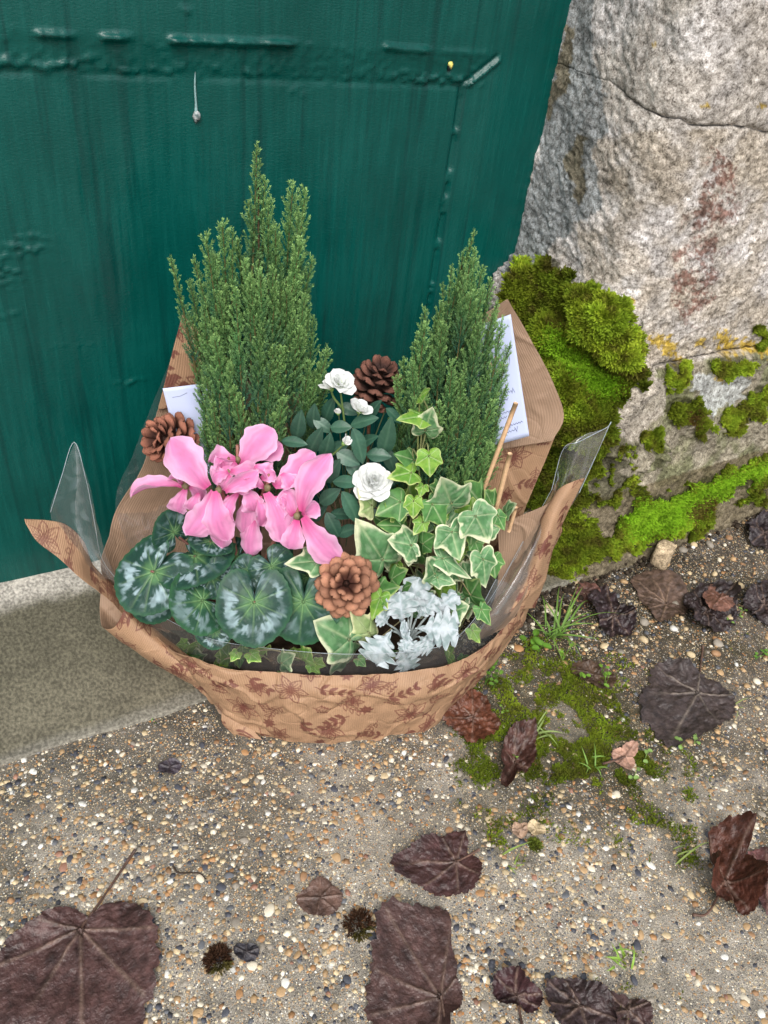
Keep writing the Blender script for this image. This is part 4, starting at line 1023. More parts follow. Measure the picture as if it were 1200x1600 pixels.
def patch(ctrl, step=.0013, noise=.0015, seed=0, crease=.002):
    """smooth sheet through a grid of control points, with a little crumpling"""
    C = np.array([[P(*c) if len(c) == 3 else PZ(c[0], c[1], c[3]) for c in row] for row in ctrl])
    Lr = max(np.linalg.norm(np.diff(C, axis=0), axis=-1).sum(0)); Lc = max(np.linalg.norm(np.diff(C, axis=1), axis=-1).sum(1))
    nu, nv = max(6, int(Lr / step)), max(6, int(Lc / step))
    G = crom(C, nu); G = np.swapaxes(crom(np.swapaxes(G, 0, 1), nv), 0, 1)
    du, dv = np.gradient(G, axis=0), np.gradient(G, axis=1)
    N = np.cross(du, dv); N /= np.linalg.norm(N, axis=-1, keepdims=True) + 1e-12
    view = CAM - G
    if (N * view).sum(-1).mean() < 0: N = -N
    h = noise * (fbm(G * 22 + seed, 3, seed) - .5) * 2
    rd = np.abs(fbm(G * [14, 17, 15] + seed * 3, 2, seed + 4) - .5)            # sharp little creases
    rd2 = np.abs(fbm(G * [30, 26, 34] + seed * 5 + 3, 2, seed + 8) - .5)
    h = h + crease * (1 - sm(rd, 0, .06)) * .9 - crease * .3 * (1 - sm(rd2, 0, .05)) + noise * .8 * (vnoise(G * 11 + seed, seed + 2) - .5)
    G = G + N * h[..., None]
    su = np.cumsum(np.concatenate([[0], np.linalg.norm(np.diff(G.mean(1), axis=0), axis=-1)])); sv = np.concatenate([[0], np.cumsum(np.linalg.norm(np.diff(G, axis=1), axis=-1).mean(0))])
    SU, SV_ = np.meshgrid(su, sv, indexing='ij')
    return G, N, SV_, SU, nu, nv
def paper(par, name, ctrl, printed='front', off=(0, 0), rot=0., seed=0, noise=.0015, crease=.0015, label=None, ink=1.0, tone=1.0):
    G, N, s, t, nu, nv = patch(ctrl, seed=seed, noise=noise, crease=crease)
    q = rot2(np.stack([s, t], -1) / .9, rot, off); pm = print_at(q[..., 0], q[..., 1]) * ink
    pm = pm * (.75 + .25 * fbm(G * 60, 2, 7))
    pc = mix(KRAFT, INK, np.clip(pm * .95, 0, 1)) * tone; kc = np.broadcast_to(KRAFT_IN * tone, pc.shape)
    ft, bk = (pc, kc) if printed == 'front' else ((kc, pc) if printed == 'back' else (kc, kc))
    V = np.concatenate([(G + N * .0002).reshape(-1, 3), (G - N * .0002).reshape(-1, 3)]); n = nu * nv
    F = gridf(nu, nv); idx = np.arange(n).reshape(nu, nv)
    ring = np.concatenate([idx[0], idx[1:, -1], idx[-1, :-1][::-1], idx[1:-1, 0][::-1]]); r2 = np.roll(ring, -1)
    F = np.concatenate([F, F[:, ::-1] + n, np.stack([ring, r2, r2 + n, ring + n], 1)])
    col = np.concatenate([ft.reshape(-1, 3), bk.reshape(-1, 3)]); st = np.tile(np.stack([s.ravel(), t.ravel()], -1), (2, 1))
    o = part(par, name, V, F, MAT['paper'], col, st)
    if label: o['label'] = label
    return o
wrap = thing('paper_wrap', 'brown kraft paper wrap printed with dark red flowers around the plants', 'wrapping paper', tuple(O + E2 * .14))
Zc = lambda x, y, z: (x, y, 0, z)
# front of the wrap: rim, two middle rows, foot
paper(wrap, 'front_panel', [
    [(196, 962, .150), (248, 1000, .085), (330, 1037, .035), (450, 1053, .012), (560, 1055, .005), (690, 1042, .012), (765, 1003, .05), (818, 938, .105), (850, 862, .145), (884, 795, .165)],
    [(235, 1002, .150), (275, 1033, .085), (343, 1064, .030), (455, 1086, -.003), (558, 1088, -.010), (682, 1074, .000), (758, 1034, .042), (812, 972, .105), (846, 890, .155), (880, 808, .170)],
    [(285, 1048, .150), (310, 1075, .085), (358, 1100, .030), (460, 1124, -.003), (556, 1125, -.008), (668, 1108, .003), (738, 1062, .048), (795, 1004, .115), (838, 930, .175), (868, 842, .190)],
    [Zc(345, 1085, .03), Zc(345, 1112, .012), Zc(368, 1140, .001), Zc(462, 1160, .001), Zc(552, 1158, .001), Zc(640, 1146, .001), Zc(702, 1113, .001), (760, 1040, .125), (815, 968, .20), (850, 885, .215)]],
    'front', (.02, .01), .0, 1, .0075, .0034)
# corner pleat at the left foot
paper(wrap, 'corner_pleat', [[Zc(349, 1100, .035), Zc(372, 1110, .030), Zc(395, 1122, .022)], [Zc(346, 1128, .012), Zc(368, 1136, .014), Zc(398, 1142, .010)], [Zc(362, 1146, .001), Zc(385, 1152, .002), Zc(410, 1156, .003)]], 'front', (.1, .06), .6, 2, .001)
# left flap curling outwards to a point
paper(wrap, 'left_flap', [
    [(38, 811, .175), (72, 813, .185), (103, 820, .190), (130, 845, .185), (146, 884, .175), (172, 910, .170), (205, 945, .150), (245, 985, .110)],
    [(39, 815, .172), (66, 834, .168), (98, 852, .165), (124, 877, .160), (146, 903, .158), (172, 926, .150), (203, 958, .135), (246, 994, .098)],
    [(41, 820, .170), (58, 846, .160), (92, 872, .150), (122, 900, .142), (150, 922, .140), (174, 941, .135), (203, 972, .120), (248, 1004, .088)]],
    'front', (.19, .07), .25, 3, .001, .0008, ink=.85)
# the rolled pleat beside it, open at its upper end
paper(wrap, 'rolled_pleat', [
    [(196, 938, .135), (232, 973, .115), (278, 1012, .090), (334, 1052, .060)],
    [(193, 955, .110), (226, 990, .093), (272, 1025, .074), (332, 1062, .050)],
    [(178, 980, .105), (214, 1010, .088), (262, 1040, .070), (330, 1075, .046)],
    [(160, 979, .125), (205, 1012, .108), (255, 1045, .088), (333, 1085, .058)],
    [(156, 950, .160), (200, 990, .140), (250, 1030, .115), (335, 1080, .080)],
    [(157, 925, .175), (196, 960, .155), (250, 1010, .125), (336, 1070, .085)]],
    'front', (.0, .02), .5, 4, .001, .0008)
# sheet standing behind the plants on the left, plain side inwards
paper(wrap, 'back_left_sheet', [
    [(286, 493, .300), (330, 530, .310), (400, 580, .315), (480, 620, .315)],
    [(263, 582, .290), (320, 610, .305), (400, 650, .312), (480, 680, .312)],
    [(245, 645, .282), (318, 665, .300), (400, 700, .308), (480, 730, .308)],
    [(224, 725, .272), (305, 735, .295), (400, 765, .303), (480, 790, .303)],
    [(184, 793, .262), (285, 802, .287), (400, 830, .298), (480, 850, .298)],
    [(170, 836, .235), (262, 862, .265), (400, 880, .285), (480, 900, .285)],
    [(158, 890, .190), (240, 930, .225), (400, 930, .265), (480, 945, .265)],
    [(190, 950, .155), (262, 985, .180), (400, 975, .230), (480, 985, .235)]], 'none', seed=5, noise=.003)
# the printed corner of that sheet folded inwards at its top
paper(wrap, 'folded_corner', [
    [(285, 491, .296), (300, 505, .297), (318, 525, .299)], [(272, 540, .288), (295, 555, .290), (320, 575, .294)], [(261, 583, .283), (290, 600, .286), (320, 620, .292)], [(247, 640, .278), (262, 638, .280), (285, 636, .286)]], 'front', (.02, .13), .4, 6, .0006, .0005)
# right back sheet, plain, folded down over a printed band
paper(wrap, 'back_right_sheet', [
    [(793, 467, .285), (760, 488, .295), (700, 520, .305)],
    [(828, 528, .275), (770, 545, .288), (700, 570, .300)],
    [(861, 590, .262), (790, 605, .278), (700, 630, .295)],
    [(881, 650, .248), (800, 660, .268), (700, 680, .287)],
    [(863, 689, .240), (800, 699, .258), (700, 718, .280)]], 'none', seed=7, noise=.0016)
paper(wrap, 'printed_band', [
    [(868, 680, .250), (800, 690, .270), (700, 705, .292)],
    [(852, 720, .246), (795, 725, .266), (700, 740, .290)],
    [(836, 757, .238), (785, 765, .260), (700, 785, .285)],
    [(815, 810, .225), (770, 825, .250), (700, 840, .275)],
    [(790, 880, .200), (750, 900, .230), (690, 900, .260)]], 'front', (.17, .06), .3, 8, .0012)
# right flap rising to a point, and the plain inner sheet beside it
paper(wrap, 'right_flap', [
    [(914, 747, .185), (893, 790, .172), (868, 845, .158), (852, 905, .145), (836, 950, .130)],
    [(896, 752, .178), (872, 795, .160), (852, 850, .140), (836, 908, .122), (818, 952, .105)],
    [(872, 765, .180), (850, 805, .165), (836, 858, .145), (822, 910, .122), (802, 955, .098)],
    [(858, 790, .190), (838, 826, .176), (826, 870, .155), (808, 915, .130), (785, 962, .098)]], 'front', (.24, .11), 1.2, 9, .001, .0012)
paper(wrap, 'right_inner_sheet', [
    [(776, 824, .200), (812, 806, .188), (850, 790, .178), (874, 772, .176)],
    [(779, 866, .180), (806, 856, .172), (834, 846, .160), (852, 838, .154)],
    [(776, 920, .150), (796, 916, .144), (815, 908, .135), (832, 900, .126)],
    [(760, 968, .115), (778, 966, .108), (795, 960, .098), (812, 950, .092)],
    [(738, 1000, .090), (756, 998, .080), (772, 990, .070), (790, 980, .068)]], 'none', seed=10, noise=.0014)
# far side of the wrap under the back sheets, closing the bag
paper(wrap, 'back_panel', [
    [(480, 800, .312), (560, 760, .318), (640, 780, .312), (720, 800, .300)],
    [(480, 900, .292), (560, 870, .300), (640, 880, .292), (720, 890, .280)],
    [Zc(470, 930, .04), Zc(560, 925, .04), Zc(640, 915, .04), Zc(740, 900, .04)]], 'none', seed=11)

# ------------------------------------------------------------------ soil block inside the wrap
BL, BW = [], []
bx_, by_ = np.meshgrid(np.linspace(-.15, .15, 60), np.linspace(.035, .26, 46), indexing='ij')
top = np.array([O + E1 * a + E2 * b for a, b in zip(bx_.ravel(), by_.ravel())])
edge = np.minimum(np.minimum(bx_ + .15, .15 - bx_), np.minimum(by_ - .035, .26 - by_)).ravel()
top[:, 2] = .105 + (fbm(top * 40, 3, 3) - .5) * .03 - .04 * (1 - sm(edge, 0, .02))
botm = top.copy(); botm[:, 2] = .034
n_ = len(top); idx = np.arange(n_).reshape(60, 46)
ring = np.concatenate([idx[0], idx[1:, -1], idx[-1, :-1][::-1], idx[1:-1, 0][::-1]]); r2 = np.roll(ring, -1)
tag(part(None, 'potting_soil', np.concatenate([top, botm]), np.concatenate([gridf(60, 46), np.stack([ring, r2, r2 + n_, ring + n_], 1)]), MAT['soil'], S(58, 46, 36)), 'dark potting soil under the plants inside the paper wrap', 'soil')

# ------------------------------------------------------------------ conifers
def needles(pos, d, n_, col, L, R):
    """tiny awl-shaped needles along direction d"""
    side = np.cross(d, n_); side /= np.linalg.norm(side, axis=1)[:, None] + 1e-9
    L = L[:, None]; w = L * .18
    V = np.stack([pos, pos + d * L * .5 + side * w, pos + d * L, pos + d * L * .5 - side * w], 1).reshape(-1, 3)
    i = np.arange(len(pos))[:, None] * 4
    F = np.concatenate([i + [0, 1, 2], i + [0, 2, 3]])
    C = np.repeat(col[:, None], 4, 1) * np.array([.75, 1., 1.15, 1.])[None, :, None]
    return V, F, C.reshape(-1, 3)
def plume_mesh(seed, slim=1.0):
    """one upright shoot, one unit long along +Z, with feathery side shoots"""
    R = np.random.default_rng(seed); pos, dirs, cols, lens = [], [], [], []
    bend = R.normal(0, .05, 2)
    ax = lambda t: np.array([bend[0] * t * t, bend[1] * t * t, t])
    nb = 46; young, old, blue = S(156, 190, 112), S(72, 124, 74), S(46, 94, 80)
    for k in range(nb + 1):
        tip = k == nb
        t = .06 + .92 * (k / nb) ** .95; a = k * 2.399 + R.normal(0, .3)
        if tip: d, L, b0 = np.array([0, 0, 1.]), .07, ax(.94)
        else:
            op = R.uniform(.42, .72); d = nrm([math.cos(a) * op, math.sin(a) * op, 1]); L = (.17 * (1 - t) ** .75 + .05) * R.uniform(.7, 1.15) * slim; b0 = ax(t)
        m = max(5, int(L / .0072))
        for j in range(m):
            u = (j + .5) / m; p = b0 + d * L * u + np.array([0, 0, .12 * L * u * u])
            for s in range(3):
                ph = s * 2.094 + j * 1.1 + R.normal(0, .25)
                e1 = nrm(np.cross(d, [.3, .5, .1])); e2 = np.cross(d, e1)
                pos.append(p); dirs.append(nrm(d * .95 + (e1 * math.cos(ph) + e2 * math.sin(ph)) * .75 + R.normal(0, .1, 3)))
                y = np.clip(u * .55 + t * .5 - .22, 0, 1)
                c = mix(mix(blue, old, np.clip(t * 1.6, 0, 1)), young, y ** 1.3); cols.append(c * R.uniform(.8, 1.15)); lens.append(.022 * R.uniform(.75, 1.2))
    pos, dirs, cols, lens = map(np.array, (pos, dirs, cols, lens))
    V, F, C_ = needles(pos, dirs, R.normal(size=pos.shape), cols, lens, R)
    TV, TF = tube([ax(t) for t in np.linspace(0, .97, 8)], [.011, .003], 5)
    B = Bag(); B.add(V, F, C_); B.add(TV, TF, S(96, 92, 56))
    V, F, C_ = B.get(); me = mesh('branch', V, F, C_, smooth=False); me.materials.append(MAT['needle']); return me
PLUMES = [plume_mesh(300 + k) for k in range(7)]; SLIM = [plume_mesh(330 + k, .6) for k in range(3)]
def conifer(label, foot, tips, n_in, outline, axis_b, depth, seed, Lr=(.11, .19)):
    R = np.random.default_rng(seed); A = P(*foot, axis_b); A[2] = .09
    T = thing('conifer', label, 'conifer', tuple(A), 'dwarf conifers in the wrap')
    top = P(*tips[0][:2], axis_b)
    V, F = tube([A - [0, 0, .02], A + (top - A) * [.15, .15, .5], top - [0, 0, .04]], [.005, .003, .0008], 7, 14)
    part(T, 'trunk', V, F, MAT['bark'], S(88, 70, 52))
    spots = []
    for t in tips:
        x, y = t[:2]; L = t[2] if len(t) > 2 else R.uniform(*Lr); spots.append((x, y, axis_b + (t[3] if len(t) > 3 else R.uniform(-.5, .3) * depth * .6), L, len(t) > 2 and L > .12 and t is tips[0]))
    poly = np.array(outline, float); lo, hi = poly.min(0), poly.max(0); k = 0
    while k < n_in:
        q = R.uniform(lo, hi)
        if not inpoly(q, poly): continue
        cx = np.interp(q[1], np.sort(poly[:, 1]), poly[np.argsort(poly[:, 1]), 0]) * 0 + (lo[0] + hi[0]) / 2
        fr = min(1, abs(q[0] - cx) / ((hi[0] - lo[0]) / 2)); dd = depth * math.sqrt(max(0, 1 - fr ** 2))
        spots.append((q[0], q[1], axis_b + R.choice([-1, -1, -1, .6]) * dd * R.uniform(.45, 1), R.uniform(*Lr) * .85, False)); k += 1
    for x, y, b, L, slim in spots:
        tip = P(x, y, b)
        low = A + np.array([0, 0, -.10]) + (tip - A) * [.25, .25, 0]
        d = nrm(nrm(tip - low) + R.normal(0, .035, 3)); base = tip - d * L
        rot = Vector(d).to_track_quat('Z', 'Y').to_matrix().to_4x4() @ Matrix.Rotation(R.uniform(0, 6.28), 4, 'Z')
        me = SLIM[int(R.integers(0, 3))] if slim or R.uniform() < .12 else PLUMES[int(R.integers(0, 7))]
        inst(T, 'branch', me, Matrix.Translation(base) @ rot @ Matrix.Diagonal((L, L, L, 1)))
    return T
conifer('taller bushy conifer with several pointed tips behind the pink cyclamen', (405, 720), [
    (404, 228, .17, 0), (448, 288, .16), (470, 302, .16), (479, 340, .14), (356, 340, .17), (331, 366, .17), (398, 322, .14), (424, 315, .14), (276, 405, .14), (300, 440), (318, 400), (378, 375), (345, 400), (440, 350), (462, 370), (484, 400, .12), (490, 455), (495, 500), (496, 545), (498, 590), (298, 490), (296, 535), (304, 580), (314, 625), (324, 660), (410, 280, .12), (386, 410), (365, 360), (430, 380), (455, 420), (470, 450), (492, 620), (490, 650)],
    84, [(300, 480), (340, 420), (400, 390), (460, 420), (485, 480), (495, 560), (492, 660), (400, 690), (330, 670), (305, 580)], .235, .062, 5)
conifer('shorter cone shaped conifer in front of the written card', (705, 760), [
    (731, 360, .13, 0), (722, 395, .12), (743, 392, .12), (712, 420, .13), (752, 420, .13), (700, 445, .13), (765, 440, .13), (686, 470, .13), (776, 470, .13), (736, 410), (660, 480, .12), (652, 500), (672, 495), (788, 500), (784, 535), (790, 570), (640, 530), (636, 565), (625, 590), (620, 625), (792, 600), (788, 640), (620, 660), (624, 690), (782, 672), (775, 700), (640, 715), (720, 440), (745, 450), (705, 480), (770, 500)],
    78, [(700, 470), (735, 430), (765, 470), (785, 540), (788, 640), (765, 730), (690, 750), (640, 730), (622, 650), (640, 570), (670, 510)], .225, .066, 6)

# ------------------------------------------------------------------ pine cones
def scale_mesh(seed, tipcol, basecol):
    R = np.random.default_rng(seed); nu, nv = 10, 7
    u = np.linspace(0, 1, nu)[:, None]; v = np.linspace(-1, 1, nv)[None]
    w = np.where(u < .66, .16 + .34 * sm(u, .05, .66), .5 * np.sqrt(np.clip(1 - ((u - .66) / .345) ** 2, .02, 1)))
    x = u + 0 * v; y = v * w + 0 * u; z = -.10 * u ** 2 + .22 * sm(u, .6, 1) * .3 - .13 * v ** 2 * u + .03 * R.normal()
    th = .035 + .17 * sm(u, .5, .85) * (1 - v ** 2 * .8) * (1 - .6 * sm(u, .93, 1))
    top = np.stack([x, y, z + th * .5 + 0 * v], -1).reshape(-1, 3); bot = np.stack([x, y, z - th * .5 + 0 * v], -1).reshape(-1, 3)
    n = nu * nv; idx = np.arange(n).reshape(nu, nv)
    ring = np.concatenate([idx[0], idx[1:, -1], idx[-1, :-1][::-1], idx[1:-1, 0][::-1]]); r2 = np.roll(ring, -1)
    F = np.concatenate([gridf(nu, nv), gridf(nu, nv)[:, ::-1] + n, np.stack([ring, r2, r2 + n, ring + n], 1)])
    uu = np.tile((u + 0 * v).ravel(), 2)
    me = mesh('scale', np.concatenate([top, bot]), F, mix(S(*basecol), S(*tipcol), sm(uu, .35, .9))); me.materials.append(MAT['cone']); return me
def pine_cone(label, centre, axis, length, radius, n, tipcol, basecol, seed, openness=1.0, wid=.95, t1=1.15):
    axis = nrm(axis); R = np.random.default_rng(seed); T = thing('pine_cone', label, 'pine cone', tuple(centre - axis * length * .5), 'pine cones between the plants')
    e1 = nrm(np.cross(axis, [.2, .3, .9] if abs(axis[2]) < .9 else [1, 0, 0])); e2 = np.cross(axis, e1)
    V, F = tube([centre - axis * length * .5, centre, centre + axis * length * .40], [radius * .3, radius * .32, radius * .08], 8, 8)
    part(T, 'core', V, F, MAT['cone'], S(60, 38, 30))
    ms = [scale_mesh(seed * 10 + k, tipcol, basecol) for k in range(3)]
    for k in range(n):
        t = k / (n - 1); a = k * 2.39996 + R.normal(0, .08)
        rad = e1 * math.cos(a) + e2 * math.sin(a)
        prof = math.sin(math.pi * (.16 + .80 * t)) ** .7
        tilt = (1.55 - t1 * t ** 1.2) * openness                     # from flat at the foot to closed at the tip
        d = nrm(rad * math.sin(tilt) + axis * math.cos(tilt)); nn = nrm(axis - (axis @ d) * d); yy = np.cross(nn, d)
        p = centre + axis * length * (-.46 + .84 * t) + rad * radius * .1
        L = radius * (.42 + .52 * prof) * R.uniform(.92, 1.06)
        m = Matrix(((d[0], yy[0], nn[0], p[0]), (d[1], yy[1], nn[1], p[1]), (d[2], yy[2], nn[2], p[2]), (0, 0, 0, 1)))
        inst(T, 'scale', ms[k % 3], m @ Matrix.Diagonal((L, L * wid, L * .8, 1)))
    return T
cf = P(540, 914, .055); vw = nrm(CAM - cf)
pine_cone('pale terracotta open pine cone facing up at the front centre', cf - vw * .012, vw * .95 + UP * .2 + E1 * .05, .042, .041, 48, (176, 126, 100), (84, 50, 40), 1, 1.0, .53, 1.15)
cl_ = P(268, 687, .235)
pine_cone('brown pine cone leaning against the paper at the left', cl_, -E1 * .75 - E2 * .55 + UP * .35, .054, .036, 52, (158, 104, 84), (70, 42, 34), 2, .95, .62, .95)
cb = P(589, 602, .255)
pine_cone('dark brown upright pine cone at the back between the conifers', cb, UP * .95 - E2 * .12 + E1 * .15, .058, .036, 44, (116, 78, 66), (54, 36, 32), 3, .95, .60, .85)
V, F = tube([P(577, 640, .25), P(575, 700, .255), P(573, 760, .25)], .0025, 7, 8)
tag(part(None, 'pick', V, F, MAT['wood'], S(120, 84, 64)), 'thin wooden pick below the upright pine cone', 'stick')

# ------------------------------------------------------------------ cards and sticks
def card(label, tl, tr, br, bl):
    q = np.array([tl, tr, br, bl]); T = thing('greeting_card', label, 'card', tuple((q[2] + q[3]) / 2), 'white cards in the wrap')
    n = nrm(np.cross(q[1] - q[0], q[3] - q[0])); n = n if n @ (CAM - q[0]) > 0 else -n
    u, v = np.meshgrid(np.linspace(0, 1, 20), np.linspace(0, 1, 26), indexing='ij'); u, v = u[..., None], v[..., None]
    G = (q[0] * (1 - u) + q[1] * u) * (1 - v) + (q[3] * (1 - u) + q[2] * u) * v + n * (.004 * np.sin(u * 3.14) * np.sin(v * 2))
    A, Bk = (G + n * .0003).reshape(-1, 3), (G - n * .0003).reshape(-1, 3); m = 20 * 26; idx = np.arange(m).reshape(20, 26)
    ring = np.concatenate([idx[0], idx[1:, -1], idx[-1, :-1][::-1], idx[1:-1, 0][::-1]]); r2 = np.roll(ring, -1)
    part(T, 'sheet', np.concatenate([A, Bk]), np.concatenate([gridf(20, 26), gridf(20, 26)[:, ::-1] + m, np.stack([ring, r2, r2 + m, ring + m], 1)]), MAT['card'], S(188, 198, 228))  # white card; the blue of the skylight is put into its colour
    at = lambda a, b: (q[0] * (1 - a) + q[1] * a) * (1 - b) + (q[3] * (1 - a) + q[2] * a) * b + n * (.0007 + .004 * math.sin(a * 3.14) * math.sin(b * 2))
    return T, at
cR, at = card('tall white card with handwriting and a round emblem behind the right conifer', P(716, 520, .268), P(798, 491, .252), P(827, 681, .225), P(742, 700, .245))
def ink_line(T, at, pts, r, col, name):
    V, F = tube([at(a, b) for a, b in pts], r, 4); part(T, name, V, F, MAT['ink'], S(*col))
def scribble(a0, a1, b, n, seed, amp=.012):
    R = np.random.default_rng(seed); t = np.linspace(0, 1, n * 12)
    ph = np.cumsum(R.uniform(.7, 1.4, len(t))) * .52
    tall = np.repeat(R.choice([.6, .7, .8, 1.9], n), 12)
    return [(a0 + (a1 - a0) * x + .006 * math.sin(p * 2), b - amp * (math.sin(p) * h) - .006 * x) for x, p, h in zip(t, ph, tall)]
for k, (a0, a1, b, n) in enumerate(((.42, .86, .585, 9), (.42, .74, .64, 6), (.40, .80, .745, 7), (.46, .66, .785, 4), (.44, .92, .865, 10), (.56, .82, .915, 5))):
    ink_line(cR, at, scribble(a0, a1, b, n, k), .00028, (92, 100, 140), 'handwriting')
tt = np.linspace(0, 6.28, 40)
ink_line(cR, at, [(.44 + .42 * math.cos(x), .32 + .135 * math.sin(x)) for x in tt], .0003, (120, 128, 150), 'emblem_ring')
for a, b in ((.60, .27), (.66, .33), (.56, .36), (.48, .30)):
    V, F, u, v = strip(at(a, b), at(a + .10, b + .03), round_prof, .008, facing=1, nu=8, nv=5); part(cR, 'emblem_leaf', V, F, MAT['ink'], S(200, 160, 140))
cL, at = card('plain white card half hidden behind the left conifer', P(254, 607, .262), P(345, 596, .280), P(395, 735, .262), P(290, 748, .244))
ink_line(cL, at, [(.12, .10), (.25, .095), (.38, .07)], .0003, (120, 128, 150), 'ink_stroke')
def stick(a, b, r, label):
    a, b = np.array(a), np.array(b)
    V, F = tube([a, (a + b) / 2, b], r, 8, 8); tag(part(None, 'wooden_stick', V, F, MAT['wood'], S(212, 174, 136)), label, 'stick', 'wooden sticks on the right')
stick(P(806, 630, .165), P(748, 785, .185), .0031, 'longer wooden stick leaning in front of the written card')
stick(P(797, 709, .155), P(770, 815, .170), .0033, 'shorter wooden stick below the written card')
stick(P(806, 793, .150), P(795, 830, .160), .0028, 'stub of a wooden stick low beside the right paper flap')
# ------------------------------------------------------------------ cyclamen
cyc_foot = P(380, 930, .13); cyc_foot[2] = .10
cyc = thing('cyclamen', 'pink flowering cyclamen with silver marbled leaves at the front left', 'cyclamen', tuple(cyc_foot))
def cyc_R(t):
    a = np.abs(t)
    r = np.interp(a, [0, .5, 1.1, 1.57, 2.1, 2.6, 2.9, 3.0, 3.08, 3.15], [1, .97, .88, .84, .86, .84, .70, .48, .25, .12])
    return r * (1 + .012 * np.sin(t * 30) + .02 * np.sin(t * 5 + 1))
def cyc_leaf(base, tip, b, db=0., roll=0., facing=.45, seed=0, silver=1.0, cup=.10, green=0., wide=1.0):
    B0, T0 = P(*base, b), P(*tip, b + db)
    L, x, y, n = frame(B0, T0, roll, facing)
    X, Y, r, t, F = polar(cyc_R, 26, 108)
    Y = Y * wide
    R = np.random.default_rng(seed)
    va = np.array([0, .62, -.62, 1.25, -1.25, 1.95, -1.95, 2.6, -2.6]) + R.normal(0, .06, 9)
    dm = np.abs((t[:, None] - va[None] + math.pi) % (2 * math.pi) - math.pi).min(1)
    vein = np.exp(-(dm * np.maximum(r, .05) / (.013 + .008 * (1 - r))) ** 2) * (r < .9)
    h = -cup * r ** 2 + .04 * np.sin(t * 3 + seed) * r ** 2 + .02 * (fbm(np.stack([X * 4, Y * 4, 0 * X + seed], -1), 3, seed) - .5) - .018 * vein
    V = B0 + L * (X[:, None] * x + Y[:, None] * y + h[:, None] * n)
    nz = fbm(np.stack([X * 7, Y * 7, 0 * X + seed * 3], -1), 3, 5); nz2 = fbm(np.stack([np.cos(t) * 11, np.sin(t) * 11, r * 2.2 + seed], -1), 3, 6)
    dark = mix(S(34, 66, 56), S(50, 92, 58), np.clip(green + sm(r, .85, 1) * .6, 0, 1))
    band = sm(r + (nz2 - .5) * .6, .42, .56) * (1 - sm(r + (nz2 - .5) * .6, .74, .88))
    band = band * sm(nz, .42, .54) * silver * (.55 + .45 * sm(nz2, .4, .6)) * (.25 + .75 * sm(vnoise(np.stack([np.cos(t) * 1.7 + seed, np.sin(t) * 1.7, 0 * t], -1), 31), .30, .52))
    c = mix(dark * (.8 + .4 * nz[:, None]), S(150, 172, 178), band * .85)
    c = mix(c, S(92, 134, 84), np.clip((1 - sm(r + (nz - .5) * .4, .12, .42)) * .6, 0, 1))
    c = mix(c, S(140, 174, 116), np.clip(vein * (1 - .8 * r), 0, 1) * .42)
    lf = part(cyc, 'leaf', V, F, MAT['leaf'], c)
    g = cyc_foot + np.array([R.normal(0, .012), R.normal(0, .012), 0])
    V, F = tube([g, (g + B0) / 2 + [0, 0, .015], B0 - n * .006, B0 - n * .0025], [.0022, .0016], 6, 12)
    part(lf, 'stalk', V, F, MAT['leaf'], S(120, 84, 76))
cyc_leaf((397, 941), (394, 1012), .045, -.035, 0, .6, 1)
cyc_leaf((317, 938), (266, 944), .065, -.02, -.1, .65, 2, .7, green=.35, wide=1.15)
cyc_leaf((240, 893), (192, 950), .095, -.03, .1, .45, 3, 1.2, wide=1.0)
cyc_leaf((305, 868), (345, 892), .115, -.03, .0, .3, 4, 1.1, wide=1.5)
cyc_leaf((272, 832), (258, 802), .135, .0, .1, .5, 5, .8, wide=1.1)
cyc_leaf((330, 846), (320, 865), .120, -.02, .0, .35, 6, .8, wide=1.6)
cyc_leaf((330, 900), (342, 935), .090, -.015, .0, .45, 7, 1.2, wide=1.2)
cyc_leaf((390, 893), (372, 918), .085, -.012, .0, .55, 8, .6, wide=1.2)
cyc_leaf((424, 884), (442, 915), .088, -.012, .1, .55, 9, .7, wide=1.2)
cyc_leaf((474, 940), (470, 1010), .055, -.03, .1, .55, 10, .35, green=.2)
cyc_leaf((240, 858), (222, 862), .150, .0, .0, .4, 11, .2, green=1., wide=1.4)
cyc_leaf((334, 985), (330, 1016), .050, -.015, .0, .5, 12, 1.3, wide=1.1)
cyc_leaf((440, 862), (455, 880), .115, .0, .0, .4, 13, .4, wide=1.2)
cyc_leaf((230, 930), (215, 970), .105, -.01, .1, .4, 14, .8, wide=1.2)
cyc_leaf((370, 870), (352, 890), .13, 0, 0, .4, 15, .5, wide=1.2)
cyc_leaf((480, 900), (500, 930), .10, 0, 0, .4, 16, .3, wide=1.1)
cyc_leaf((290, 905), (262, 930), .12, 0, 0, .4, 17, .8, wide=1.2)
def cyc_prof(u): return np.clip(np.interp(u, [0, .12, .35, .6, .8, .92, .975, 1], [.22, .36, .72, 1.0, .88, .56, .28, .03]), 0, 1)
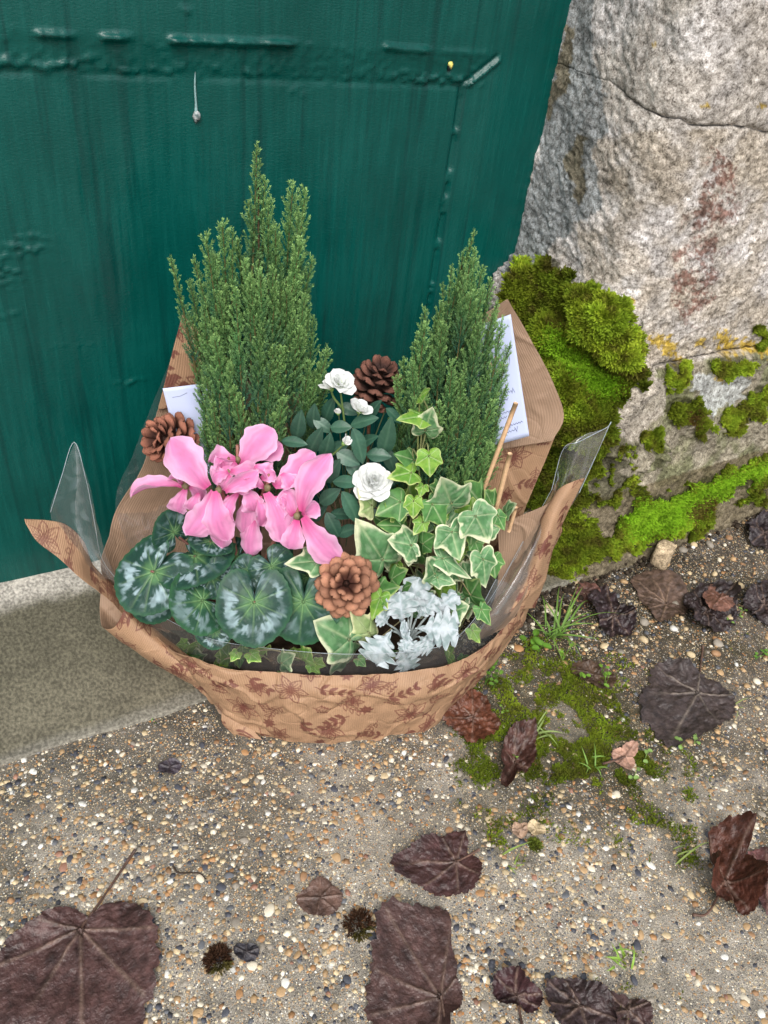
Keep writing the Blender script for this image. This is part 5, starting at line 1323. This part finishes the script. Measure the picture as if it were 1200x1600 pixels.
def petal(fl, base, tip, b, w, db=0., bend=.08, cup=.05, twist=0., roll=0., wave=.02, facing=.7, deep=.0, seed=0, b2=None):
    B0, T0 = P(*base, b), P(*tip, b + db)
    px = np.linalg.norm(B0 - CAM) / FPX
    V, F, u, v = strip(B0, T0, cyc_prof, w * .92 * px, cup=cup * 1.6, bend=bend * 1.7, fold=.25 * math.sin(seed * 2.4), curve=.10 * math.sin(seed * 3.7 + 1), edge=.07, wave=wave * 2.6, wf=1.3, twist=twist, roll=roll, facing=facing, nu=26, nv=15, seed=seed)
    nz = fbm(np.stack([u * 3, v * 14, 0 * u + seed], -1), 3, 4)
    c = mix(S(230, 142, 192), S(241, 184, 218), sm(np.abs(v) + (nz - .5) * .6, .15, 1.0))
    c = mix(c, S(246, 200, 230), np.maximum(sm(np.abs(v), .84, 1.0), sm(u, .95, 1)) * .7)
    c = mix(c, S(204, 56, 128), (1 - sm(u, .0, .28 + deep)) * (.7 + deep))
    c = c * (.86 + .26 * nz[:, None]) * (1 - .07 * (np.sin(v * 26 + nz * 5) > .75) * sm(u, .1, .3))[:, None]
    part(fl, 'petal', V, F, MAT['petal'], c)
def flower(calyx, b, stalk=True, face=None):
    o = P(*calyx, b); fl = part(cyc, 'flower', *blob(o, .0042, .0042, .005, 3, .3), MAT['leaf'], S(124, 112, 84))
    # hooked stalk down to the foot
    g = cyc_foot + np.array([random.uniform(-.01, .01), random.uniform(-.01, .01), 0])
    V, F = tube([g, g + (o - g) * [.5, .5, .6] + E2 * .015, o + [0, 0, .007] + E2 * .012, o + E2 * .002], [.0026, .0022, .0020], 7, 20)
    part(fl, 'stalk', V, F, MAT['leaf'], S(150, 104, 92))
    return fl
f = flower((290, 760), .150)
petal(f, (284, 762), (204, 777), .150, 34, -.01, .05, .10, .5, .2, .03, .55, seed=1)
petal(f, (286, 758), (262, 748), .155, 30, .0, .15, .15, .6, .4, .05, .5, seed=2)
petal(f, (290, 763), (280, 802), .148, 34, -.005, .08, .08, .2, 0, .03, .7, seed=3)
petal(f, (296, 760), (318, 782), .152, 30, -.005, .10, .1, -.3, 0, .03, .6, seed=4)
f = flower((342, 766), .118)
petal(f, (324, 762), (266, 684), .120, 68, .02, .05, .06, .1, .1, .01, .75, seed=5)
petal(f, (337, 767), (355, 845), .115, 54, -.015, .08, -.10, .15, 0, .02, .75, seed=6)
petal(f, (333, 768), (292, 836), .118, 56, -.012, .08, -.06, -.15, .1, .02, .7, seed=7)
petal(f, (360, 775), (348, 857), .119, 44, -.012, .08, -.06, .1, .2, .02, .7, seed=8)
petal(f, (352, 768), (404, 736), .112, 34, .0, .08, .12, .4, .3, .03, .6, seed=9)
f = flower((371, 718), .155)
petal(f, (376, 728), (428, 670), .152, 62, .015, .06, .05, -.1, .0, .01, .75, seed=10)
petal(f, (400, 716), (441, 694), .160, 36, .01, .06, .05, .2, .2, .02, .6, seed=11)
petal(f, (368, 718), (326, 724), .150, 44, .0, .20, .16, .4, .2, .06, .6, seed=12)
petal(f, (370, 724), (346, 745), .145, 40, -.008, .2, .14, -.4, .1, .05, .6, seed=13)
petal(f, (374, 728), (392, 752), .145, 46, -.010, .12, .1, .3, 0, .04, .65, seed=14)
f = flower((357, 738), .135)
petal(f, (358, 738), (332, 752), .132, 36, -.005, .2, .15, .3, 0, .05, .6, seed=15)
petal(f, (360, 736), (405, 745), .130, 34, -.005, .18, .15, -.3, .2, .05, .6, seed=16)
petal(f, (358, 742), (352, 768), .128, 34, -.005, .1, .1, .2, 0, .03, .65, seed=17)
f = flower((418, 762), .110)
petal(f, (428, 760), (492, 707), .115, 58, .015, .06, .05, .15, -.1, .01, .75, seed=18)
petal(f, (416, 770), (440, 846), .105, 52, -.015, .08, -.10, -.1, 0, .02, .75, seed=19)
petal(f, (398, 808), (391, 870), .112, 42, -.008, .06, -.08, .2, .1, .02, .7, seed=20)
petal(f, (392, 770), (384, 838), .120, 40, -.006, .06, -.06, .1, .1, .02, .7, seed=21)
petal(f, (412, 762), (376, 757), .112, 36, -.004, .16, .14, .3, .1, .05, .6, seed=22)
petal(f, (408, 748), (430, 738), .118, 34, .006, .16, .14, -.4, .2, .05, .6, seed=23)
f = flower((464, 806), .095)
petal(f, (472, 800), (517, 708), .095, 50, .02, .07, .05, .1, .0, .01, .8, deep=.1, seed=24)
petal(f, (474, 808), (531, 877), .090, 56, -.012, .06, -.04, -.1, 0, .01, .8, deep=.1, seed=25)
petal(f, (459, 806), (444, 764), .098, 42, .012, .06, .05, .1, 0, .01, .75, deep=.15, seed=26)
petal(f, (464, 812), (452, 858), .094, 44, -.008, .06, -.04, .1, 0, .01, .75, deep=.15, seed=27)
petal(f, (472, 804), (498, 788), .102, 34, .004, .08, .05, .2, 0, .01, .7, deep=.1, seed=28)

# smaller crumpled petals filling the heart of the cluster
for k, (bs, tp, b, w) in enumerate([((372, 770), (362, 815), .116, 38), ((380, 762), (398, 800), .112, 40), ((405, 775), (408, 822), .108, 36), ((388, 742), (370, 768), .118, 34), ((430, 775), (436, 812), .106, 34), ((345, 735), (338, 712), .142, 32), ((440, 740), (455, 762), .112, 36), ((310, 770), (302, 800), .135, 30), ((398, 728), (420, 748), .125, 36), ((448, 790), (438, 778), .104, 30)]):
    petal(f, bs, tp, b, w, -.006, .10, .12, .5 * math.sin(k * 2.1), .3 * math.cos(k * 1.3), .04, .65, seed=40 + k)

# ------------------------------------------------------------------ ivy
ivy_foot = P(690, 900, .17); ivy_foot[2] = .10
ivy = thing('ivy', 'variegated ivy with cream edged leaves filling the front right', 'ivy', tuple(ivy_foot))
_ia = np.radians([0, 8, 28, 45, 58, 75, 92, 112, 132, 150, 168, 180.01]); _ir = np.array([1.0, .86, .63, .57, .66, .55, .46, .48, .47, .37, .22, .14])
_id = np.linspace(0, math.pi, 200); _iv = crom(np.stack([_ia, _ir], -1), 600); _ismooth = np.interp(_id, _iv[:, 0], _iv[:, 1])
def ivy_R(t): return np.interp(np.abs(t), _id, _ismooth)
def ivy_leaf(base, tip, b, w=1.0, db=-.01, roll=0., facing=.65, seed=0, kind=0, cup=.08, par=None, foot=None):
    """kind 0 cream edged, 1 plain mid green, 2 young yellow green, 3 pale"""
    B0, T0 = P(*base, b), P(*tip, b + db); L, x, y, n = frame(B0, T0, roll, facing)
    R = np.random.default_rng(seed + 500)
    skew = R.normal(0, .05)
    X, Y, r, t, F = polar(lambda a: ivy_R(a + skew * np.sin(a)) * (1 + .03 * np.sin(a * 5 + seed)), 20, 84)
    Y = Y * w
    va = np.array([0, .98, -.98, 2.2, -2.2]); dm = np.abs((t[:, None] - va[None] + math.pi) % (2 * math.pi) - math.pi).min(1)
    vein = np.exp(-(dm * np.maximum(r, .05) / .03) ** 2) * (r < .92)
    h = -cup * r ** 2 + .05 * np.sin(2 * t + seed) * r ** 2 - .03 * vein + .05 * np.abs(Y) + .05 * (fbm(np.stack([X * 3, Y * 3, 0 * X + seed], -1), 2, seed) - .5)
    V = B0 + L * (X[:, None] * x + Y[:, None] * y + h[:, None] * n)
    nz = fbm(np.stack([X * 5, Y * 5, 0 * X + seed * 2.3], -1), 3, 8); nz3 = fbm(np.stack([X * 11, Y * 11, 0 * X + seed], -1), 2, 9)
    if kind == 0:
        c = mix(S(104, 146, 100), S(80, 124, 80), sm(nz, .4, .6)); c = mix(c, S(140, 164, 130), sm(nz3, .55, .7) * .5); edge = S(216, 220, 184); e0 = .82
    elif kind == 2:
        c = mix(S(122, 160, 66), S(98, 144, 58), sm(nz, .4, .6)); edge = S(200, 208, 136); e0 = .90
    elif kind == 3:
        c = mix(S(168, 184, 130), S(140, 166, 104), sm(nz, .4, .6)); edge = S(226, 226, 178); e0 = .78
    else:
        c = mix(S(84, 130, 70), S(68, 114, 60), sm(nz, .4, .6)); edge = S(170, 190, 120); e0 = .92
    c = mix(c, edge, sm(r + (nz - .5) * .42, e0, e0 + .12) * .92)
    c = mix(c, mix(c, S(196, 208, 164), .6), vein * .7)
    lf = part(ivy, 'leaf', V, F, MAT['leaf'], c * R.uniform(.9, 1.06))
    g = ivy_foot + np.array([R.normal(0, .02), R.normal(0, .02), 0]) if foot is None else foot
    V, F = tube([g, g + (B0 - g) * .55 + [0, 0, .02] - n * .01, B0 - n * .002, B0], [.0011, .0009], 5, 12)
    part(lf, 'stalk', V, F, MAT['leaf'], S(126, 130, 88))
_top = P(655, 720, .15)
IV = [((656, 619), (672, 607), .150, 1.1, 2, .45), ((663, 650), (620, 655), .145, 1.0, 2, .4), ((664, 674), (675, 638), .140, 1.1, 0, .95), ((648, 719), (618, 708), .150, .9, 1, .6), ((670, 712), (672, 748), .130, 1.35, 2, .7),
    ((643, 738), (605, 745), .130, 1.2, 2, .65), ((661, 760), (656, 776), .125, 1.3, 2, .6), ((706, 788), (690, 748), .120, 1.35, 0, .95), ((752, 787), (728, 753), .145, 1.2, 1, .65), ((626, 784), (586, 806), .120, 1.3, 1, .7), ((646, 783), (645, 813), .115, 1.2, 2, .7),
    ((676, 788), (698, 826), .116, 1.2, 1, .65), ((743, 806), (766, 850), .100, 1.45, 0, .75), ((706, 831), (719, 876), .098, 1.35, 0, .75), ((660, 816), (646, 836), .110, 1.2, 2, .65), ((629, 822), (590, 818), .125, 1.0, 1, .6),
    ((599, 876), (560, 816), .100, 1.0, 0, .95), ((644, 852), (608, 842), .105, 1.35, 0, .65), ((640, 858), (638, 886), .104, 1.4, 0, .65), ((683, 902), (712, 912), .085, 1.2, 0, .65), ((680, 897), (668, 872), .088, 1.1, 0, .6), ((692, 872), (740, 903), .095, .8, 0, .55),
    ((755, 874), (763, 923), .100, 1.0, 0, .5), ((742, 846), (752, 870), .115, 1.2, 1, .6), ((548, 1000), (494, 972), .035, 1.25, 0, .97), ((498, 876), (446, 880), .080, 1.0, 0, .6), ((578, 990), (548, 952), .050, .7, 3, .7), ((588, 926), (624, 916), .075, 1.2, 1, .6),
    ((594, 934), (580, 972), .062, .9, 2, .5), ((612, 905), (634, 888), .085, 1.1, 1, .55), ((703, 957), (732, 946), .070, 1.4, 0, .6), ((628, 920), (642, 912), .080, 1.1, 1, .55), ((486, 1040), (500, 1052), .030, 1.2, 2, .6), ((478, 1030), (484, 1014), .032, 1.2, 2, .6), ((492, 1036), (508, 1040), .030, 1.2, 2, .6),
    ((560, 1030), (572, 1042), .030, 1.2, 1, .6), ((370, 1020), (360, 1034), .038, 1.3, 2, .6), ((392, 1022), (408, 1034), .036, 1.3, 2, .6), ((440, 1036), (460, 1022), .034, 1.0, 0, .6), ((582, 790), (560, 764), .125, 1.1, 3, .5), ((790, 800), (805, 786), .150, 1.2, 0, .5), ((778, 806), (790, 830), .140, 1.0, 1, .5), ((770, 790), (762, 766), .155, 1.1, 1, .5),
    ((690, 770), (672, 758), .135, 1.2, 1, .6), ((720, 812), (735, 790), .130, 1.2, 2, .6), ((735, 930), (748, 905), .090, 1.1, 1, .5), ((752, 952), (768, 978), .070, 1.0, 1, .5), ((738, 985), (752, 1006), .060, 1.1, 2, .5), ((660, 850), (678, 836), .115, 1.2, 1, .6), ((618, 800), (604, 786), .128, 1.2, 2, .6), ((686, 845), (700, 826), .112, 1.2, 2, .6)]
IV = [(a, t, b, w * (.66 if a == (599, 876) else .8), k, f) for a, t, b, w, k, f in IV]
for k, (b0, t0, b, w, kind, fc) in enumerate(IV):
    ivy_leaf(b0, t0, b, w, -.012, random.uniform(-.25, .25) * (fc < .9), fc, k + 1, kind, foot=(P(*b0, b + .012) + (_top - P(*b0, b)) * [.2, .2, 0] - [0, 0, .07]) if b0[1] > 720 else _top)
R = np.random.default_rng(44)
for k in range(46):                         # leaves in the shade further in
    x, y = R.uniform(585, 775), R.uniform(770, 960)
    if x < 640 and y > 900: continue
    a = R.uniform(0, 6.28); l = R.uniform(20, 36); b = .135 + .05 * R.uniform() - (y - 770) * .00022
    ivy_leaf((x, y), (x + l * math.cos(a), y + l * math.sin(a)), b, 1.15, R.uniform(-.02, .01), R.uniform(-.5, .5), .5, 200 + k, int(R.choice([0, 0, 0, 1, 2])))
for k in range(44):
    x = R.uniform(270, 740); y = 1018 + 22 * (1 - ((x - 520) / 240) ** 2) + R.uniform(-16, 10); a = R.uniform(0, 6.28); l = R.uniform(14, 24)
    b = .045 + .05 * abs((x - 540) / 240) ** 2 + R.uniform(0, .02)
    ivy_leaf((x, y), (x + l * math.cos(a), y + l * math.sin(a)), b, 1.2, R.uniform(-.01, .01), R.uniform(-.4, .4), .55, 300 + k, int(R.choice([0, 1, 2, 2])), foot=P(x, y + 8, b + .02) - [0, 0, .03])
V, F = tube([ivy_foot, P(668, 830, .15), P(655, 740, .152), P(653, 690, .152), P(656, 620, .152)], [.0016, .0012, .0009], 6, 26)
part(ivy, 'vine', V, F, MAT['leaf'], S(128, 134, 84))
for q in ([(590, 1000, .06), (640, 960, .08), (700, 930, .1)], [(350, 1030, .05), (420, 1015, .045), (470, 1030, .04)], [(735, 930, .09), (715, 900, .1), (690, 880, .12)]):
    V, F = tube([P(*c) for c in q], .0009, 5, 12); part(ivy, 'vine', V, F, MAT['leaf'], S(140, 130, 96))

# ------------------------------------------------------------------ silver ragwort
rag_foot = P(640, 990, .075); rag_foot[2] = .10
rag = thing('silver_ragwort', 'felted silver white lobed leaves at the front between ivy and wrap', 'ragwort', tuple(rag_foot))
def rag_leaf(base, tip, b, w, db, seed, roll=0., facing=.85):
    w = w * 1.15
    B0, T0 = P(*base, b), P(*tip, b + db); px = np.linalg.norm(B0 - CAM) / FPX
    env = lambda u: np.interp(u, [0, .12, .3, .6, .85, 1], [.10, .16, .62, 1, .80, .22])
    lob = lambda u: env(u) * (.40 + .60 * np.abs(np.sin(u * math.pi * 5.2 + .5)) ** .5) * (1 + .04 * np.sin(u * 60))
    V, F, u, v = strip(B0, T0, lob, w * px, cup=.10, bend=.12, wave=.03, wf=2, roll=roll, facing=facing, nu=72, nv=15, seed=seed)
    # curled lobes: the rims nod forwards and back in step with the lobing
    L, x, y, n = frame(B0, T0, roll, facing)
    V = V + (np.sin(u * math.pi * 10.4 + .8) * np.abs(v) ** 2 * .03 * L)[:, None] * n + ((np.abs(v) * .10 * L) * 1)[:, None] * x * (u[:, None] < .97)
    rib = np.exp(-(v / .12) ** 2)
    c = mix(S(180, 188, 192), S(136, 152, 152), sm(fbm(np.stack([u * 9, v * 4, 0 * u + seed], -1), 2, 3), .4, .65)); c = mix(c, S(186, 196, 204), rib * .6)
    lf = part(rag, 'leaf', V, F, MAT['felt'], c)
    V, F = tube([rag_foot, (rag_foot + B0) / 2 + [0, 0, .01], B0], [.0018, .0014], 6, 10); part(lf, 'stalk', V, F, MAT['felt'], S(186, 196, 196))
for k, a in enumerate([((612, 985), (582, 1034), .050, 58, -.03), ((628, 975), (624, 924), .062, 48, .005), ((638, 965), (655, 902), .075, 46, .01), ((650, 968), (680, 930), .068, 34, .005), ((668, 962), (714, 928), .070, 30, .005), ((650, 982), (716, 984), .055, 60, -.015), ((655, 995), (678, 1010), .050, 40, -.015), ((634, 1000), (655, 1024), .046, 38, -.02), ((606, 975), (590, 958), .060, 30, -.002), ((622, 1005), (640, 1046), .042, 40, -.02), ((640, 990), (625, 985), .052, 30, -.01), ((645, 950), (668, 940), .072, 32, 0), ((660, 985), (700, 1000), .052, 34, -.012), ((640, 985), (632, 1018), .046, 24, -.02)]):
    rag_leaf(*a, k + 1, random.uniform(-.3, .3))

# ------------------------------------------------------------------ miniature white rose
rose_foot = P(545, 780, .19); rose_foot[2] = .10
rose = thing('rose_bush', 'miniature rose with white blooms and dark leaves between the conifers', 'rose', tuple(rose_foot))
def rose_prof(u): return np.clip(np.sin(np.clip(u, 0, 1) ** .85 * math.pi) ** .8, .03, 1) * (1 + .05 * np.sin(u * 60))
def rose_leaf(c, ang, L, W, b, seed, facing=.6, light=0.):
    d = np.array([math.cos(ang), math.sin(ang)]) * L / 2; R = np.random.default_rng(seed)
    B0, T0 = P(c[0] - d[0], c[1] - d[1], b), P(c[0] + d[0], c[1] + d[1], b - .008); px = np.linalg.norm(B0 - CAM) / FPX
    V, F, u, v = strip(B0, T0, rose_prof, W * px, cup=-.03, bend=.06, fold=.22, wave=.01, wf=2, roll=R.uniform(-.35, .35), facing=facing, nu=24, nv=9, seed=seed)
    vein = np.maximum(np.exp(-(v / .07) ** 2), .5 * np.exp(-(np.sin((u * 8 - np.abs(v) * 1.6) * math.pi) / .22) ** 2))
    c_ = mix(S(40, 76, 62), S(58, 96, 76), light + .3 * R.uniform()) * np.ones((len(u), 1)); c_ = mix(c_, S(86, 122, 98), vein * .45)
    lf = part(rose, 'leaf', V, F, MAT['rleaf'], c_)
    g = rose_foot + (B0 - rose_foot) * [.3, .3, .6]
    V, F = tube([g, (g + B0) / 2 + E2 * .006, B0], .0008, 5, 8); part(lf, 'stalk', V, F, MAT['rleaf'], S(90, 104, 70))
PI = math.pi
RL = [((533, 668), .0, 34, 22, .165, .5), ((570, 659), -.25, 46, 24, .160, .5), ((559, 697), 1.3, 58, 28, .150, .5), ((544, 716), .5, 42, 26, .150, .5), ((605, 681), -1.35, 62, 28, .170, .4), ((592, 712), .1, 40, 24, .165, .4), ((467, 663), -1.4, 48, 24, .19, .2), ((460, 692), .15, 42, 20, .18, .2), ((493, 688), -1.1, 48, 24, .18, .3), ((511, 696), -1.3, 42, 24, .17, .3), ((542, 755), .1, 44, 26, .135, .5), ((547, 793), 1.1, 56, 28, .125, .5), ((516, 775), -.6, 40, 24, .14, .3), ((520, 735), -1.0, 44, 26, .15, .3), ((500, 725), .3, 38, 24, .16, .2), ((575, 800), .2, 40, 22, .14, .2), ((520, 820), 1.1, 44, 24, .135, .1), ((545, 830), -.3, 36, 22, .13, .2), ((490, 650), -1.5, 40, 22, .19, .1), ((515, 640), -1.2, 42, 22, .20, .1), ((545, 640), .4, 36, 20, .19, .2), ((585, 640), -.9, 38, 20, .2, .1), ((610, 720), 1.2, 40, 22, .18, .2), ((600, 750), .4, 38, 22, .17, .2), ((575, 690), -.5, 38, 22, .17, .3), ((530, 700), -.4, 36, 22, .17, .3), ((555, 735), .7, 40, 22, .15, .3), ((505, 665), .6, 38, 20, .185, .2), ((475, 710), -.9, 36, 20, .185, .1), ((560, 770), -.9, 40, 22, .15, .2), ((590, 780), 1.0, 36, 22, .15, .1), ((535, 805), .1, 40, 22, .14, .1), ((500, 800), -.8, 36, 22, .15, .1), ((560, 835), .9, 34, 20, .13, .1), ((625, 745), -.6, 34, 20, .19, .1), ((615, 650), .8, 34, 18, .20, .1)]
for k, (c, a, L, W, b, lt) in enumerate(RL): rose_leaf(c, a, L, W, b, k + 1, .6, lt)
for q in ([(538, 800, .17), (545, 720, .175), (537, 650, .172), (532, 612, .17)], [(545, 760, .17), (550, 690, .17), (556, 660, .168), (562, 645, .166)], [(520, 760, .165), (512, 722, .155), (525, 706, .15), (536, 696, .148)], [(560, 850, .15), (570, 800, .145), (580, 770, .142)], [(537, 640, .175), (522, 622, .175), (516, 606, .175)]):
    V, F = tube([P(*c) for c in q], [.0018, .0014, .0011], 6, 18); part(rose, 'stem', V, F, MAT['rleaf'], S(98, 122, 68))
def bloom(c, b, rad, axis, n, seed, close=.35, spread=1.25, name='bloom'):
    R = np.random.default_rng(seed); o = P(*c, b); rad = rad * np.linalg.norm(o - CAM) / FPX; axis = nrm(axis)
    e1 = nrm(np.cross(axis, [.1, .9, .3])); e2 = np.cross(axis, e1)
    fl = part(rose, name, *blob(o - axis * rad * .35, rad * .22, rad * .22, rad * .22, seed, .2), MAT['rleaf'], S(116, 150, 74))
    for k in range(n):
        t = k / max(1, n - 1); a = k * 2.39996 + R.normal(0, .15); d = e1 * math.cos(a) + e2 * math.sin(a)
        tilt = close + (spread - close) * t; L = rad * (.55 + .5 * t)
        dr = nrm(d * math.sin(tilt) + axis * math.cos(tilt)); p0 = o - axis * rad * .3 + d * rad * .06
        L_ = L; x = dr; n_ = nrm(axis - (axis @ x) * x); y = np.cross(n_, x)
        u = np.linspace(0, 1, 10)[:, None]; v = np.linspace(-1, 1, 9)[None]; w = np.sin(np.clip(u ** .7, 0, 1) * 2.5) * L * .52 + .03 * L
        h = .22 * L * v ** 2 * np.sqrt(u) * (1 - t * .6) - .30 * L * u ** 2 * t + .08 * L * u ** 2 + .05 * L * np.sin(v * 4 + k) * u ** 2
        V = p0 + (u * L + 0 * v - .06 * L * v ** 2 * u)[..., None] * x + (v * w)[..., None] * y + h[..., None] * n_
        part(fl, 'petal', V.reshape(-1, 3), gridf(10, 9), MAT['white'], mix(S(214, 220, 196), S(230, 232, 230), sm((u + 0 * v).ravel(), 0, .5)))
    for k in range(5):
        a = k * 1.2566; d = e1 * math.cos(a) + e2 * math.sin(a)
        V, F, u, v = strip(o - axis * rad * .42, o - axis * rad * .1 + d * rad * .42, lambda u: np.clip(1 - u, .05, 1), rad * .3, bend=.1, nu=7, nv=3); part(fl, 'sepal', V, F, MAT['rleaf'], S(120, 154, 78))
bloom((584, 751), .125, 31, nrm(CAM - P(584, 751, .125)) * .8 + UP * .5 + E1 * .15, 30, 1, .1, 1.45)
bloom((533, 596), .165, 25, UP * .8 - E2 * .35 + E1 * .15, 16, 2, .35, 1.25)
bloom((516, 602), .170, 19, UP * 1. - E1 * .35, 9, 3, .15, .75)
bloom((564, 638), .160, 20, UP * .9 + E1 * .25 - E2 * .2, 11, 4, .2, 1.0)
bloom((540, 690), .140, 15, UP * .7 + E1 * .55, 6, 5, .08, .3, 'bud')
bloom((528, 644), .168, 10, UP * 1. - E1 * .2, 4, 6, .05, .15, 'bud')

# ------------------------------------------------------------------ cellophane around the plants
film = thing('cellophane', 'clear cellophane standing up inside the paper with two pointed corners', 'cellophane', tuple(O + E2 * .1))
def sheet(name, ctrl, noise=.003, seed=0):
    G, N, s, t, nu, nv = patch(ctrl, step=.003, noise=noise, crease=.0010, seed=seed)
    part(film, name, G.reshape(-1, 3), gridf(nu, nv), MAT['film'])
sheet('left_peak', [[(116, 691, .215), (118, 693, .215), (121, 697, .215)], [(96, 745, .205), (120, 745, .200), (134, 748, .205)], [(79, 800, .195), (120, 805, .182), (147, 812, .195)], [(100, 850, .182), (135, 855, .168), (159, 872, .185)], [(150, 905, .168), (172, 905, .158), (190, 915, .165)]], .002, 21)
sheet('left_fold', [[(117, 692, .214), (119, 694, .213), (122, 698, .212)], [(120, 745, .198), (132, 750, .196), (140, 760, .190)], [(118, 810, .180), (140, 815, .178), (152, 820, .170)], [(130, 855, .166), (155, 865, .164), (172, 880, .158)], [(170, 905, .150), (190, 925, .148), (210, 940, .14)]], .002, 22)
sheet('front_sheet', [
    [(215, 938, .128), (262, 968, .085), (335, 1000, .040), (450, 1016, .018), (560, 1022, .012), (680, 1012, .020), (735, 975, .055), (775, 905, .11)],
    [(212, 950, .132), (258, 982, .088), (335, 1016, .042), (450, 1033, .020), (560, 1037, .013), (685, 1025, .021), (750, 985, .06), (800, 915, .115)],
    [(206, 968, .140), (258, 1003, .093), (335, 1036, .046), (450, 1056, .022), (560, 1058, .015), (690, 1046, .022), (765, 1005, .06), (820, 940, .115)]], .0025, 23)
sheet('right_peak', [
    [(953, 662, .215), (948, 668, .212), (942, 672, .210)],
    [(930, 715, .205), (905, 690, .200), (880, 702, .205)],
    [(905, 770, .192), (880, 760, .180), (862, 765, .195)],
    [(868, 830, .165), (840, 840, .150), (815, 850, .170)],
    [(828, 905, .128), (795, 920, .112), (770, 930, .125)],
    [(775, 985, .080), (745, 985, .068), (720, 1000, .075)]], .003, 24)
sheet('back_left_film', [[(268, 560, .30), (300, 580, .31)], [(215, 690, .285), (290, 700, .30)], [(180, 785, .27), (270, 790, .285)], [(205, 870, .22), (270, 900, .24)]], .005, 25)
sheet('right_strip', [[(921, 694, .200), (925, 694, .200)], [(908, 735, .192), (914, 737, .192)], [(893, 775, .184), (899, 777, .184)]], .0003, 26)
def edge_glint(pts, r=.00045):
    V, F = tube([P(*c) for c in pts], r, 5, 40); part(film, 'edge', V, F, MAT['edgeglint'], S(205, 214, 220))  # whitish tubes added as painted highlights where the film borders catch light
edge_glint([(79, 800, .195), (96, 745, .205), (116, 691, .215), (134, 748, .205), (147, 812, .195), (159, 872, .185), (190, 915, .165)])
edge_glint([(215, 938, .128), (262, 968, .085), (335, 1000, .040), (450, 1016, .018), (560, 1022, .012), (680, 1012, .020), (735, 975, .055), (775, 905, .11)], .0003)
edge_glint([(862, 765, .195), (880, 702, .205), (905, 690, .200), (948, 668, .212), (953, 662, .215), (930, 715, .205), (905, 770, .192)], .0004)
edge_glint([(720, 1000, .075), (770, 930, .122), (815, 850, .168), (862, 765, .193)], .0003)
